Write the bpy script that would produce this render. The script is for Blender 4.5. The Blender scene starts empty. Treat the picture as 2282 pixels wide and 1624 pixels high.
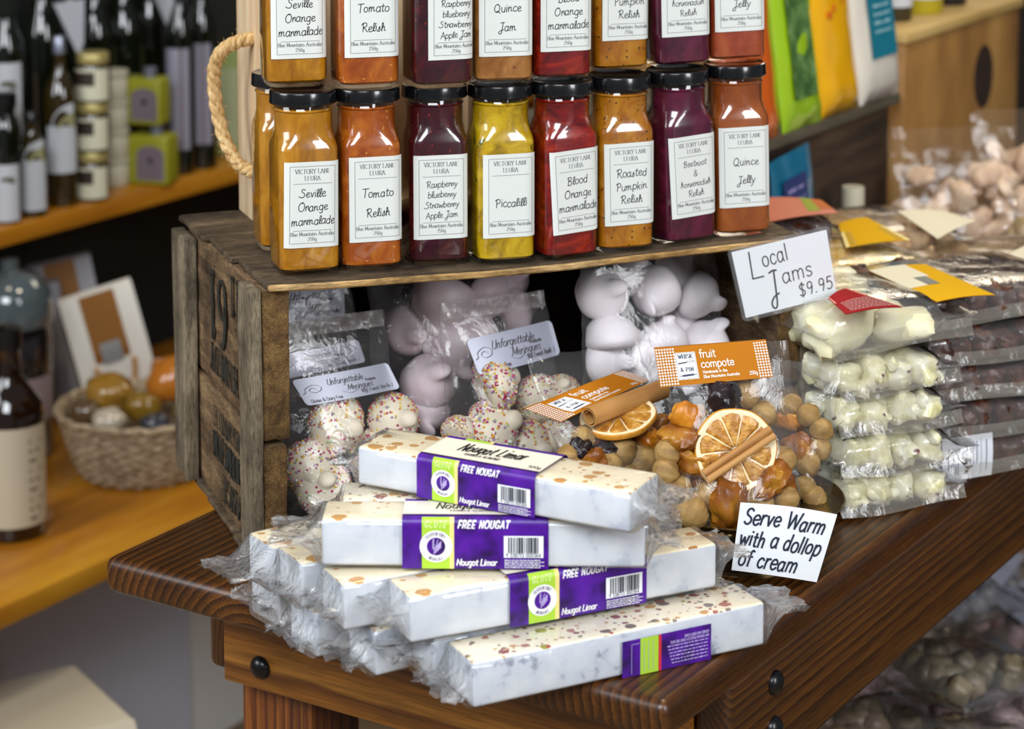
import bpy, bmesh, math, random
from mathutils import Vector, Matrix, Euler, noise
S = bpy.context.scene
COL = S.collection
PI = math.pi
rnd = random.Random(7)

# ------------------------------------------------------------------ camera, world, lights, exposure
F_PX, PITCH, Y0, CAMZ = 5180.0, math.radians(6.6), -80.0, 0.62
cam_d = bpy.data.cameras.new('camera')
cam = bpy.data.objects.new('camera', cam_d); COL.objects.link(cam)
cam.location = (0, 0, CAMZ); cam.rotation_euler = (PI/2 - PITCH, 0, 0)
cam_d.sensor_fit = 'HORIZONTAL'; cam_d.sensor_width = 36.0
cam_d.lens = F_PX / 2282.0 * 36.0
cam_d.shift_y = -(812.0 - Y0) / 2282.0
cam_d.clip_start = 0.02
cam_d.dof.use_dof = True; cam_d.dof.focus_distance = 1.63; cam_d.dof.aperture_fstop = 6.6
cam_d.dof.aperture_blades = 7
S.camera = cam

W = bpy.data.worlds.new('world'); S.world = W; W.use_nodes = True
bg = W.node_tree.nodes['Background']
bg.inputs[0].default_value = (0.80, 0.84, 0.92, 1); bg.inputs[1].default_value = 0.25

def area(name, loc, target, sx, sy, power, color):
    d = bpy.data.lights.new(name, 'AREA'); d.shape = 'RECTANGLE'; d.size = sx; d.size_y = sy
    d.energy = power; d.color = color
    o = bpy.data.objects.new(name, d); COL.objects.link(o); o.location = loc
    o.rotation_euler = (Vector(target) - Vector(loc)).to_track_quat('-Z', 'Y').to_euler()
    return o
area('shop_window_light', (-0.5, -1.0, 2.05), (0.05, 1.6, 0.1), 1.5, 1.2, 116, (0.90, 0.95, 1.0))
area('right_fill_light', (1.9, -0.6, 1.3), (0.2, 1.7, 0.1), 0.8, 1.5, 74, (0.95, 0.97, 1.0))  # added fill from front right, brightens right-facing sides and the crate interior
area('side_window_light', (-2.3, 0.7, 1.35), (-0.1, 1.75, 0.2), 1.2, 1.3, 62, (0.93, 0.96, 1.0))
area('overhead_fill_light', (0.7, 1.9, 2.2), (0.3, 1.9, 0.0), 0.35, 0.35, 20, (1.0, 0.86, 0.66))  # added warm fill from overhead, no fitting behind it
area('far_warm_light', (0.72, 3.9, 1.25), (0.25, 1.5, 0.0), 0.7, 0.5, 9, (1.0, 0.88, 0.68))  # added warm light out of view, placed to reflect in the tabletop
area('shelf_light', (-0.5, 2.0, 2.1), (-0.5, 2.9, -0.3), 0.3, 0.3, 6, (1.0, 0.86, 0.66))  # unseen warm area light aimed at the wall shelf

S.view_settings.view_transform = 'Standard'; S.view_settings.look = 'None'
S.view_settings.gamma = 1.0; S.view_settings.use_curve_mapping = False
S.view_settings.exposure = -0.45
S.cycles.transparent_max_bounces = 32
S.cycles.caustics_reflective = False; S.cycles.caustics_refractive = False

# ------------------------------------------------------------------ layout: where a line of sight meets a real surface
def ray(x, y):
    a = (x - 1141) / F_PX; b = -(y - Y0) / F_PX
    return Vector((a, b*math.sin(PITCH) + math.cos(PITCH), b*math.cos(PITCH) - math.sin(PITCH)))
CAM = Vector((0, 0, CAMZ))
def onz(x, y, z):
    d = ray(x, y); return CAM + d * ((z - CAMZ) / d.z)
def onplane(x, y, p0, n):
    d = ray(x, y); return CAM + d * ((p0 - CAM).dot(n) / d.dot(n))
def atdist(x, y, Y):
    d = ray(x, y); return CAM + d * (Y / d.y)

# ------------------------------------------------------------------ materials
def lin(h):
    if isinstance(h, str):
        h = h.lstrip('#'); h = [int(h[i:i+2], 16) for i in (0, 2, 4)]
    return tuple((c/255/12.92 if c/255 <= 0.04045 else ((c/255+0.055)/1.055)**2.4) for c in h) + (1,)
MATS = {}
def nodes(name):
    m = bpy.data.materials.new(name); m.use_nodes = True
    nt = m.node_tree; b = nt.nodes['Principled BSDF']; MATS[name] = m
    return m, nt, b
def setp(b, **k):
    names = dict(rough='Roughness', metal='Metallic', coat='Coat Weight', coatr='Coat Roughness', sss='Subsurface Weight',
                 spec='Specular IOR Level', trans='Transmission Weight', ior='IOR', sheen='Sheen Weight', scale='Subsurface Scale', alpha='Alpha')
    for a, v in k.items():
        b.inputs[names[a]].default_value = v
def P(name, col, **k):
    if name in MATS: return MATS[name]
    m, nt, b = nodes(name); b.inputs['Base Color'].default_value = lin(col); setp(b, **k)
    return m
def ramp(nt, stops, interp='LINEAR'):
    r = nt.nodes.new('ShaderNodeValToRGB'); r.color_ramp.interpolation = interp
    e = r.color_ramp.elements
    while len(e) < len(stops): e.new(0.5)
    for i, (p, c) in enumerate(stops): e[i].position = p; e[i].color = lin(c)
    return r
def coords(nt, sc=(1, 1, 1), rot=(0, 0, 0), loc=(0, 0, 0), kind='Object'):
    t = nt.nodes.new('ShaderNodeTexCoord'); mp = nt.nodes.new('ShaderNodeMapping')
    mp.inputs['Scale'].default_value = sc; mp.inputs['Rotation'].default_value = rot; mp.inputs['Location'].default_value = loc
    nt.links.new(t.outputs[kind], mp.inputs[0]); return mp.outputs[0]
def noise_tex(nt, vec, scale, detail=4, rough=.55, dist=0):
    n = nt.nodes.new('ShaderNodeTexNoise'); n.inputs['Scale'].default_value = scale; n.inputs['Detail'].default_value = detail
    n.inputs['Roughness'].default_value = rough; n.inputs['Distortion'].default_value = dist
    nt.links.new(vec, n.inputs['Vector']); return n.outputs[0]
def mixc(nt, fac, a, b, mode='MIX'):
    m = nt.nodes.new('ShaderNodeMix'); m.data_type = 'RGBA'; m.blend_type = mode
    for i, v in ((0, fac), (6, a), (7, b)):
        if isinstance(v, (int, float)): m.inputs[i].default_value = v
        elif isinstance(v, tuple): m.inputs[i].default_value = v
        else: nt.links.new(v, m.inputs[i])
    return m.outputs[2]
def bump(nt, b, h, strength, dist=.001):
    n = nt.nodes.new('ShaderNodeBump'); n.inputs['Strength'].default_value = strength; n.inputs['Distance'].default_value = dist
    nt.links.new(h, n.inputs['Height']); nt.links.new(n.outputs[0], b.inputs['Normal'])
def NM(name, stops, scale, detail=4, sc=(1, 1, 1), bmp=0, bd=.001, interp='LINEAR', rot=(0, 0, 0), dist=0, sscale=None, **k):
    """colour from noise"""
    if name in MATS: return MATS[name]
    m, nt, b = nodes(name); v = coords(nt, sc, rot); n = noise_tex(nt, v, scale, detail, dist=dist)
    r = ramp(nt, stops, interp); nt.links.new(n, r.inputs[0]); nt.links.new(r.outputs[0], b.inputs['Base Color'])
    if bmp: bump(nt, b, n, bmp, bd)
    setp(b, **k)
    if sscale: b.inputs['Subsurface Scale'].default_value = sscale
    return m
def ring_wood(name, dark, mid, light, ring=34, centre=(0, 0, 0), axis='Y', dist=3, dscale=3, rough=.35, coat=.2, bmp=.15):
    """solid timber: growth rings about an axis, so sides show grain lines and ends show arcs"""
    m, nt, b = nodes(name); v = coords(nt, loc=tuple(-c for c in centre))
    w = nt.nodes.new('ShaderNodeTexWave'); w.wave_type = 'RINGS'; w.rings_direction = axis; w.wave_profile = 'SAW'
    w.inputs['Scale'].default_value = ring; w.inputs['Distortion'].default_value = dist; w.inputs['Detail'].default_value = 2
    w.inputs['Detail Scale'].default_value = dscale
    sq = [6, 6, 6]; sq['XYZ'.index(axis)] = .6
    v2 = coords(nt, tuple(sq), loc=(.3, .1, .7)); big = noise_tex(nt, v2, 3, 3)
    nt.links.new(v, w.inputs['Vector'])
    r = ramp(nt, [(0, light), (.55, mid), (.9, dark), (1, light)]); nt.links.new(w.outputs[1], r.inputs[0])
    sq = [60, 60, 60]; sq['XYZ'.index(axis)] = 2.5
    fine = noise_tex(nt, coords(nt, tuple(sq)), 8, 3)
    f2 = ramp(nt, [(.3, '808080'), (.7, 'ffffff')]); nt.links.new(fine, f2.inputs[0])
    g2 = ramp(nt, [(.35, '9a9a9a'), (.65, 'ffffff')]); nt.links.new(big, g2.inputs[0])
    c = mixc(nt, .75, r.outputs[0], f2.outputs[0], 'MULTIPLY'); c = mixc(nt, .7, c, g2.outputs[0], 'MULTIPLY')
    nt.links.new(c, b.inputs['Base Color']); setp(b, rough=rough, coat=coat, coatr=.25)
    if bmp: bump(nt, b, w.outputs[1], bmp, .0006)
    return m
def old_wood(name, stops, sc, scale=6, bmp=.6, rough=.85):
    """weathered sawn timber; sc stretches the grain"""
    if name in MATS: return MATS[name]
    m, nt, b = nodes(name); v = coords(nt, sc); n = noise_tex(nt, v, scale, 8, .7, .4)
    r = ramp(nt, stops); nt.links.new(n, r.inputs[0])
    blot = noise_tex(nt, coords(nt, (1, 1, 1)), 16, 5, .65); br = ramp(nt, [(.32, '5a5450'), (.62, 'ffffff')]); nt.links.new(blot, br.inputs[0])
    grain = noise_tex(nt, coords(nt, tuple(5*s for s in sc)), 20, 4, .6); gr = ramp(nt, [(.3, '6e6a66'), (.65, 'ffffff')]); nt.links.new(grain, gr.inputs[0])
    c = mixc(nt, .8, r.outputs[0], br.outputs[0], 'MULTIPLY'); c = mixc(nt, .8, c, gr.outputs[0], 'MULTIPLY')
    nt.links.new(c, b.inputs['Base Color']); setp(b, rough=rough, spec=.25)
    bump(nt, b, mixc(nt, .5, n, grain), bmp, .0015); return m
def skin(nt, normal=None):
    """how much a thin clear sheet reflects, the same from either side"""
    lw = nt.nodes.new('ShaderNodeLayerWeight'); lw.inputs[0].default_value = .5
    if normal: nt.links.new(normal, lw.inputs['Normal'])
    pw = nt.nodes.new('ShaderNodeMath'); pw.operation = 'POWER'; pw.inputs[1].default_value = 4.0; nt.links.new(lw.outputs['Facing'], pw.inputs[0])
    ma = nt.nodes.new('ShaderNodeMath'); ma.operation = 'MULTIPLY_ADD'; ma.inputs[1].default_value = .9; ma.inputs[2].default_value = .07; nt.links.new(pw.outputs[0], ma.inputs[0]); return ma.outputs[0]
def film(name, haze=.05, gloss=1.0, rough=.10, crease=.6, scale=45, tint='ffffff', hz='ffffff'):
    """clear cellophane: see-through, a little milky, with crinkled reflections"""
    if name in MATS: return MATS[name]
    m, nt, b = nodes(name); nt.nodes.remove(b); out = nt.nodes['Material Output']
    tr = nt.nodes.new('ShaderNodeBsdfTransparent'); tr.inputs[0].default_value = lin(tint)
    gl = nt.nodes.new('ShaderNodeBsdfGlossy'); gl.inputs['Roughness'].default_value = rough
    df = nt.nodes.new('ShaderNodeBsdfDiffuse'); df.inputs[0].default_value = lin(hz)
    v = coords(nt); n1 = noise_tex(nt, v, scale, 5, .6, 1.2)
    bp = nt.nodes.new('ShaderNodeBump'); bp.inputs['Strength'].default_value = crease; bp.inputs['Distance'].default_value = .004
    nt.links.new(n1, bp.inputs['Height']); nt.links.new(bp.outputs[0], gl.inputs['Normal'])
    fr = skin(nt, bp.outputs[0])
    mu = nt.nodes.new('ShaderNodeMath'); mu.operation = 'MULTIPLY'; mu.use_clamp = True; mu.inputs[1].default_value = gloss
    nt.links.new(fr, mu.inputs[0])
    a = nt.nodes.new('ShaderNodeMixShader'); a.inputs[0].default_value = haze
    nt.links.new(tr.outputs[0], a.inputs[1]); nt.links.new(df.outputs[0], a.inputs[2])
    c = nt.nodes.new('ShaderNodeMixShader'); nt.links.new(mu.outputs[0], c.inputs[0])
    nt.links.new(a.outputs[0], c.inputs[1]); nt.links.new(gl.outputs[0], c.inputs[2])
    nt.links.new(c.outputs[0], out.inputs[0]); return m
# ------------------------------------------------------------------ mesh building
class MB:
    def __init__(s): s.v = []; s.f = []; s.mi = []; s.M = Matrix.Identity(4)
    def add(s, vs, fs, mi=0):
        n = len(s.v); s.v += [tuple(s.M @ Vector(p)) for p in vs]
        for f in fs: s.f.append(tuple(i + n for i in f)); s.mi.append(mi)
    def box(s, x0, x1, y0, y1, z0, z1, mi=0):
        s.add([(x0,y0,z0),(x1,y0,z0),(x1,y1,z0),(x0,y1,z0),(x0,y0,z1),(x1,y0,z1),(x1,y1,z1),(x0,y1,z1)],
              [(0,3,2,1),(4,5,6,7),(0,1,5,4),(1,2,6,5),(2,3,7,6),(3,0,4,7)], mi)
    def rbox(s, x0, x1, y0, y1, z0, z1, r, seg=3, mi=0, jit=0, cuts=0, seed=0):
        """box with rounded edges; jit makes it hand-cut and uneven"""
        bm = bmesh.new(); bmesh.ops.create_cube(bm, size=1)
        for v in bm.verts:
            v.co = Vector(((x0+x1)/2 + v.co.x*(x1-x0), (y0+y1)/2 + v.co.y*(y1-y0), (z0+z1)/2 + v.co.z*(z1-z0)))
        if r: bmesh.ops.bevel(bm, geom=list(bm.edges), offset=r, segments=seg, profile=.5, affect='EDGES')
        if cuts: bmesh.ops.subdivide_edges(bm, edges=[e for e in bm.edges if e.calc_length() > 3*r], cuts=cuts, use_grid_fill=True)
        bm.verts.ensure_lookup_table()
        vs = []
        for v in bm.verts:
            p = v.co
            if jit: p = p + noise.noise_vector(p*60 + Vector((seed, seed*2, 0)))*jit + noise.noise_vector(p*220 + Vector((seed, 3, 1)))*jit*.5
            vs.append(tuple(p))
        for i, v in enumerate(bm.verts): v.index = i
        s.add(vs, [tuple(v.index for v in f.verts) for f in bm.faces], mi); bm.free()
    def loft(s, rings, cap0=True, cap1=True, mi=0, closed=True):
        n = len(rings[0]); vs = [p for r in rings for p in r]; fs = []
        for k in range(len(rings)-1):
            for i in range(n if closed else n-1):
                j = (i+1) % n; fs.append((k*n+i, k*n+j, (k+1)*n+j, (k+1)*n+i))
        if cap0: fs.append(tuple(reversed(range(n))))
        if cap1: fs.append(tuple((len(rings)-1)*n + i for i in range(n)))
        s.add(vs, fs, mi)
    def lathe(s, prof, n=32, c=(0, 0, 0), cap0=True, cap1=True, mi=0):
        s.loft([[(c[0]+r*math.cos(2*PI*i/n), c[1]+r*math.sin(2*PI*i/n), c[2]+z) for i in range(n)] for r, z in prof], cap0, cap1, mi)
    def tube(s, pts, r, n=8, mi=0, cap=True):
        pts = [Vector(p) for p in pts]; rings = []; up = Vector((0, 0, 1))
        for i, p in enumerate(pts):
            t = (pts[min(i+1, len(pts)-1)] - pts[max(i-1, 0)]).normalized()
            if abs(t.dot(up)) > .95: up = Vector((1, 0, 0)) if abs(t.x) < .9 else Vector((0, 1, 0))
            a = t.cross(up).normalized(); b = a.cross(t).normalized(); up = b
            rr = r[i] if isinstance(r, (list, tuple)) else r
            rings.append([tuple(p + a*rr*math.cos(2*PI*k/n) + b*rr*math.sin(2*PI*k/n)) for k in range(n)])
        s.loft(rings, cap, cap, mi)
    def grid(s, nu, nv, fn, mi=0):
        s.add([fn(i/nu, j/nv) for j in range(nv+1) for i in range(nu+1)],
              [(j*(nu+1)+i, j*(nu+1)+i+1, (j+1)*(nu+1)+i+1, (j+1)*(nu+1)+i) for j in range(nv) for i in range(nu)], mi)
    def ball(s, c, r, nu=16, nv=10, disp=None, mi=0):
        if isinstance(r, (int, float)): r = (r, r, r)
        vs = []
        for j in range(1, nv):
            t = PI*j/nv
            for i in range(nu):
                a = 2*PI*i/nu; d = Vector((math.sin(t)*math.cos(a), math.sin(t)*math.sin(a), math.cos(t)))
                k = disp(d) if disp else 1
                vs.append((c[0]+d.x*r[0]*k, c[1]+d.y*r[1]*k, c[2]+d.z*r[2]*k))
        k0 = disp(Vector((0,0,1))) if disp else 1; k1 = disp(Vector((0,0,-1))) if disp else 1
        vs += [(c[0], c[1], c[2]+r[2]*k0), (c[0], c[1], c[2]-r[2]*k1)]; T = len(vs)-2; fs = []
        for i in range(nu):
            j = (i+1) % nu; fs.append((T, i, j)); fs.append((T+1, (nv-2)*nu+j, (nv-2)*nu+i))
            for q in range(nv-2): fs.append((q*nu+i, (q+1)*nu+i, (q+1)*nu+j, q*nu+j))
        s.add(vs, fs, mi)
    def quad(s, a, b, c, d, mi=0): s.add([a, b, c, d], [(0, 1, 2, 3)], mi)
    def obj(s, name, mats, parent=None, smooth=35):
        me = bpy.data.meshes.new(name); me.from_pydata(s.v, [], s.f)
        for m in (mats if isinstance(mats, (list, tuple)) else [mats]): me.materials.append(m)
        if any(s.mi): me.polygons.foreach_set('material_index', s.mi)
        if smooth:
            me.polygons.foreach_set('use_smooth', [True]*len(me.polygons))
            me.set_sharp_from_angle(angle=math.radians(smooth))
        me.update()
        o = bpy.data.objects.new(name, me); COL.objects.link(o)
        if parent: o.parent = parent
        return o
def tag(o, label=None, cat=None, group=None, kind=None):
    if label: o['label'] = label
    if cat: o['category'] = cat
    if group: o['group'] = group
    if kind: o['kind'] = kind
    return o
def thing(name, label, cat, loc=(0, 0, 0), rz=0, group=None, rot=None, kind=None):
    o = bpy.data.objects.new(name, None); o.empty_display_size = .01; COL.objects.link(o)
    o.location = loc; o.rotation_euler = rot if rot else (0, 0, rz)
    return tag(o, label, cat, group, kind)
def place_mesh(o, loc, rot=(0, 0, 0)): o.location = loc; o.rotation_euler = rot; return o
def bevel(o, w, seg=2):
    m = o.modifiers.new('bevel', 'BEVEL'); m.width = w; m.segments = seg; m.limit_method = 'ANGLE'; return o

# ------------------------------------------------------------------ lettering: pen strokes, drawn as thin ribbons
G = {  # width | strokes; '~' marks a rounded stroke. cap height 1, x-height .6
'a':'.56|~.46,.42 .36,.58 .2,.6 .06,.45 .04,.2 .16,0 .32,.04 .45,.22|.46,.6 .46,.08 .53,0',
'b':'.54|.06,1 .06,0|~.06,.35 .16,.56 .32,.6 .47,.45 .48,.18 .34,0 .18,0 .06,.15',
'c':'.48|~.44,.48 .32,.6 .16,.56 .05,.38 .07,.14 .22,0 .36,.02 .46,.13',
'd':'.54|~.46,.4 .36,.57 .2,.6 .06,.44 .05,.18 .18,0 .33,.03 .46,.2|.46,1 .46,0',
'e':'.5|~.05,.3 .44,.34 .42,.5 .28,.6 .12,.54 .04,.34 .08,.12 .22,0 .36,.03 .46,.14',
'f':'.34|~.36,.93 .27,1 .17,.92 .15,.75|.15,.8 .15,0|.02,.6 .32,.6',
'g':'.54|~.46,.42 .36,.58 .2,.6 .06,.45 .05,.2 .18,.02 .33,.06 .46,.22|~.46,.6 .46,.2 .46,-.15 .4,-.32 .24,-.36 .1,-.28',
'h':'.52|.06,1 .06,0|~.06,.38 .18,.56 .32,.6 .42,.5 .43,.3|.43,.32 .43,0',
'i':'.2|.1,.6 .1,0|.1,.82 .1,.87','j':'.22|~.14,.6 .14,.1 .13,-.22 .04,-.34 -.06,-.32|.14,.82 .14,.87',
'k':'.48|.06,1 .06,0|.42,.6 .06,.24|.18,.36 .44,0','l':'.2|.1,1 .1,0',
'm':'.82|.06,.6 .06,0|~.06,.4 .16,.56 .28,.6 .38,.5 .4,.32|.4,.34 .4,0|~.4,.4 .5,.56 .62,.6 .72,.5 .74,.32|.74,.34 .74,0',
'n':'.52|.06,.6 .06,0|~.06,.38 .18,.56 .32,.6 .42,.5 .43,.3|.43,.32 .43,0',
'o':'.54|~.27,.6 .1,.52 .04,.3 .1,.08 .27,0 .43,.08 .49,.3 .43,.52 .27,.6',
'p':'.54|.06,.6 .06,-.35|~.06,.38 .16,.56 .32,.6 .47,.45 .48,.18 .34,0 .18,0 .06,.15',
'q':'.54|~.46,.42 .36,.58 .2,.6 .06,.45 .05,.2 .18,0 .33,.03 .46,.2|.46,.6 .46,-.35',
'r':'.36|.06,.6 .06,0|~.06,.34 .14,.52 .24,.6 .34,.57',
's':'.44|~.38,.5 .28,.6 .12,.57 .07,.46 .14,.35 .3,.28 .39,.17 .33,.04 .18,0 .05,.08',
't':'.34|~.15,.85 .15,.3 .16,.08 .24,0 .33,.03|.02,.6 .31,.6',
'u':'.52|~.06,.6 .06,.25 .1,.06 .22,0 .35,.04 .45,.22|.45,.6 .45,0','v':'.46|.03,.6 .22,0 .43,.6',
'w':'.7|.03,.6 .18,0 .35,.5 .52,0 .67,.6','x':'.46|.04,.6 .42,0|.42,.6 .04,0','y':'.48|.04,.6 .24,.04|~.46,.6 .3,.18 .18,-.16 .06,-.33 -.03,-.33',
'z':'.44|.05,.6 .4,.6 .04,0 .42,0',
'A':'.7|.02,0 .34,1 .68,0|.14,.35 .55,.35','B':'.62|.08,0 .08,1|~.08,1 .36,1 .52,.9 .52,.64 .36,.54 .08,.54|~.08,.54 .4,.54 .58,.42 .58,.14 .4,0 .08,0',
'C':'.68|~.62,.82 .48,.98 .28,.98 .1,.82 .04,.5 .1,.18 .28,.02 .48,.02 .63,.17','D':'.7|.08,0 .08,1|~.08,1 .36,1 .58,.86 .66,.5 .58,.14 .36,0 .08,0',
'E':'.58|.52,1 .08,1 .08,0 .54,0|.08,.53 .44,.53','F':'.54|.52,1 .08,1 .08,0|.08,.52 .42,.52',
'G':'.72|~.64,.82 .48,.98 .28,.98 .1,.82 .04,.5 .1,.18 .28,.02 .48,.02 .64,.14|.65,.14 .65,.46 .42,.46',
'H':'.68|.08,1 .08,0|.6,1 .6,0|.08,.52 .6,.52','I':'.28|.14,1 .14,0','J':'.46|~.36,1 .36,.3 .32,.06 .18,-.02 .05,.1',
'K':'.64|.08,1 .08,0|.58,1 .08,.4|.24,.58 .6,0','L':'.54|.08,1 .08,0 .52,0','M':'.86|.06,0 .1,1 .43,.15 .76,1 .8,0','N':'.7|.08,0 .08,1 .62,0 .62,1',
'O':'.74|~.37,1 .16,.93 .04,.68 .04,.32 .16,.07 .37,0 .58,.07 .7,.32 .7,.68 .58,.93 .37,1','P':'.58|.08,0 .08,1|~.08,1 .38,1 .54,.88 .54,.6 .38,.48 .08,.48',
'Q':'.76|~.37,1 .16,.93 .04,.68 .04,.32 .16,.07 .37,0 .58,.07 .7,.32 .7,.68 .58,.93 .37,1|.4,.25 .72,-.1',
'R':'.64|.08,0 .08,1|~.08,1 .38,1 .54,.88 .54,.62 .38,.5 .08,.5|.32,.5 .6,0','S':'.56|~.5,.86 .36,.99 .16,.96 .07,.8 .12,.62 .32,.5 .48,.38 .52,.2 .42,.04 .22,0 .05,.14',
'T':'.62|.02,1 .6,1|.31,1 .31,0','U':'.68|~.08,1 .08,.35 .14,.08 .34,0 .54,.08 .6,.35 .6,1','V':'.66|.02,1 .33,0 .64,1','W':'.96|.02,1 .24,0 .48,.85 .72,0 .94,1',
'X':'.62|.04,1 .58,0|.58,1 .04,0','Y':'.62|.02,1 .31,.48 .6,1|.31,.48 .31,0','Z':'.6|.06,1 .54,1 .04,0 .56,0',
'0':'.56|~.28,1 .1,.85 .05,.5 .1,.15 .28,0 .46,.15 .51,.5 .46,.85 .28,1','1':'.36|.08,.8 .22,1 .22,0','2':'.54|~.06,.78 .18,.98 .38,.97 .48,.78 .4,.52 .22,.28 .05,0|.05,0 .5,0',
'3':'.54|~.06,.85 .2,1 .4,.96 .46,.76 .36,.58 .22,.54|~.22,.54 .42,.48 .5,.28 .42,.06 .22,0 .05,.12','4':'.56|.4,0 .4,1 .04,.3 .54,.3',
'5':'.54|.46,1 .12,1 .08,.56|~.08,.56 .24,.64 .42,.56 .5,.34 .42,.08 .22,0 .05,.1','6':'.54|~.44,.94 .3,.98 .14,.8 .06,.4 .1,.1 .28,0 .46,.12 .48,.36 .34,.54 .16,.5 .07,.34',
'7':'.5|.04,1 .48,1 .2,0','8':'.54|~.27,.54 .1,.66 .1,.9 .27,1 .44,.9 .44,.66 .27,.54 .06,.4 .06,.12 .27,0 .48,.12 .48,.4 .27,.54',
'9':'.54|~.46,.64 .32,.48 .14,.5 .06,.7 .12,.94 .3,1 .44,.88 .47,.6 .42,.25 .34,0','$':'.54|~.48,.84 .34,.97 .16,.94 .07,.8 .12,.62 .3,.5 .46,.38 .5,.2 .4,.05 .2,.02 .05,.14|.28,1.12 .28,-.12',
'&':'.72|~.64,.45 .5,.14 .3,0 .1,.08 .06,.28 .22,.48 .42,.68 .42,.88 .28,1 .14,.88 .18,.66 .4,.3 .66,0','.':'.22|.1,.0 .1,.06','(':'.3|~.24,1.1 .1,.8 .08,.4 .22,-.12',')':'.3|~.06,1.1 .2,.8 .22,.4 .08,-.12',
"'":'.16|.1,1 .06,.8',',':'.2|.12,.06 .04,-.14','-':'.4|.06,.34 .34,.34',' ':'.32'}
ALT = {  # looser script capitals and swashes
'S':'.6|~.5,.9 .3,1.02 .1,.92 .16,.68 .42,.5 .46,.22 .28,.02 -.06,.06 -.2,.2','R':'.7|.14,0 .1,.96|~-.08,.8 .1,1.02 .42,1.02 .54,.8 .42,.56 .16,.5 .36,.34 .56,.06 .74,-.04',
'Q':'.8|~.56,.92 .32,1.04 .06,.8 .02,.4 .2,.06 .48,.06 .66,.4 .62,.78 .4,1|~.3,.1 .48,.14 .78,-.12','J':'.6|~.1,.96 .36,1.02 .6,1|~.42,1 .38,.3 .3,-.3 .06,-.36 -.02,-.16 .2,.04 .56,.14',
'T':'.6|-.1,1 .62,1.04|.26,1 .22,0','O':'.78|~.5,1.02 .22,.96 .02,.6 .08,.16 .36,-.02 .64,.2 .68,.66 .5,.98 .34,.92','B':'.66|.12,0 .1,1|~-.04,.86 .2,1.04 .46,.96 .46,.68 .2,.54 .5,.44 .56,.16 .34,-.02 .04,.06',
'P':'.62|.14,-.02 .1,1|~-.08,.84 .12,1.04 .44,1 .54,.76 .4,.54 .14,.5','e':'.5|~.05,.28 .3,.34 .42,.46 .32,.6 .14,.54 .05,.3 .14,.06 .32,.02 .52,.14','r':'.42|.06,.56 .08,0|~.08,.3 .2,.54 .34,.56 .36,.3 .46,.06',
'l':'.26|~.02,.1 .2,.5 .26,.86 .16,1 .08,.8 .08,.3 .16,.02 .28,.1','s':'.42|~.02,.04 .18,.3 .24,.6 .32,.36 .34,.12 .2,.0 .06,.06','h':'.56|~.02,.1 .2,.6 .2,.96 .1,1 .08,.7 .08,0|~.08,.3 .24,.56 .38,.5 .4,.1 .56,.06',
't':'.4|.2,.92 .16,.1|~.16,.1 .24,0 .4,.1|.0,.66 .42,.66','n':'.58|.06,.58 .08,0|~.08,.3 .24,.56 .38,.5 .4,.1 .58,.08','m':'.86|.06,.58 .08,0|~.08,.3 .2,.56 .32,.5 .34,0|~.34,.3 .48,.56 .62,.5 .64,.1 .84,.08'}
def _parse(spec):
    p = spec.split('|'); out = []
    for st in p[1:]:
        sm = st[0] == '~'; pts = [tuple(float(c) for c in q.split(',')) for q in st.lstrip('~').split()]
        out.append((sm, pts))
    return float(p[0]), out
GL = {k: _parse(v) for k, v in G.items()}; AL = {k: _parse(v) for k, v in ALT.items()}
def _smooth(p, n=5):
    out = []
    for i in range(len(p)-1):
        a = p[max(i-1, 0)]; b = p[i]; c = p[i+1]; d = p[min(i+2, len(p)-1)]
        if i == 0 and p[0] == p[-1]: a = p[-2]
        if i == len(p)-2 and p[0] == p[-1]: d = p[1]
        for k in range(n):
            t = k/n
            out.append(tuple(.5*((2*b[j]) + (-a[j]+c[j])*t + (2*a[j]-5*b[j]+4*c[j]-d[j])*t*t + (-a[j]+3*b[j]-3*c[j]+d[j])*t**3) for j in (0, 1)))
    out.append(p[-1]); return out
def ribbon(mb, pts, w, style, mapf, mi=0):
    n = len(pts); L = []; R = []
    for i in range(n):
        a = pts[max(i-1, 0)]; b = pts[min(i+1, n-1)]; dx, dy = b[0]-a[0], b[1]-a[1]; l = math.hypot(dx, dy) or 1e-9; dx /= l; dy /= l
        if 0 < i < n-1:   # mitre
            ax, ay = pts[i][0]-a[0], pts[i][1]-a[1]; la = math.hypot(ax, ay) or 1e-9
            cosh = max(.45, abs((ax*dx+ay*dy)/la))
        else: cosh = 1
        k = 1
        if style in ('roman', 'romans'): k = .38 + .85*abs(dy)**1.5
        elif style == 'calli': k = .3 + 1.0*abs(dx*.7 + dy*.7)
        h = w*k/2/cosh; e = (-w*.3 if i == 0 else w*.3 if i == n-1 else 0) if style != 'roman' else 0
        x, y = pts[i][0]+dx*e, pts[i][1]+dy*e
        L.append((x-dy*h, y+dx*h)); R.append((x+dy*h, y-dx*h))
    vs = [mapf(*q) for q in L] + [mapf(*q) for q in R]
    mb.add(vs, [(n+i, n+i+1, i+1, i) for i in range(n-1)], mi)
def text_width(s, size, spacing=.06, alt=False, narrow=1):
    return sum((AL[c] if alt and c in AL else GL.get(c, GL['o']))[0] + spacing for c in s) * size * narrow
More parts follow.
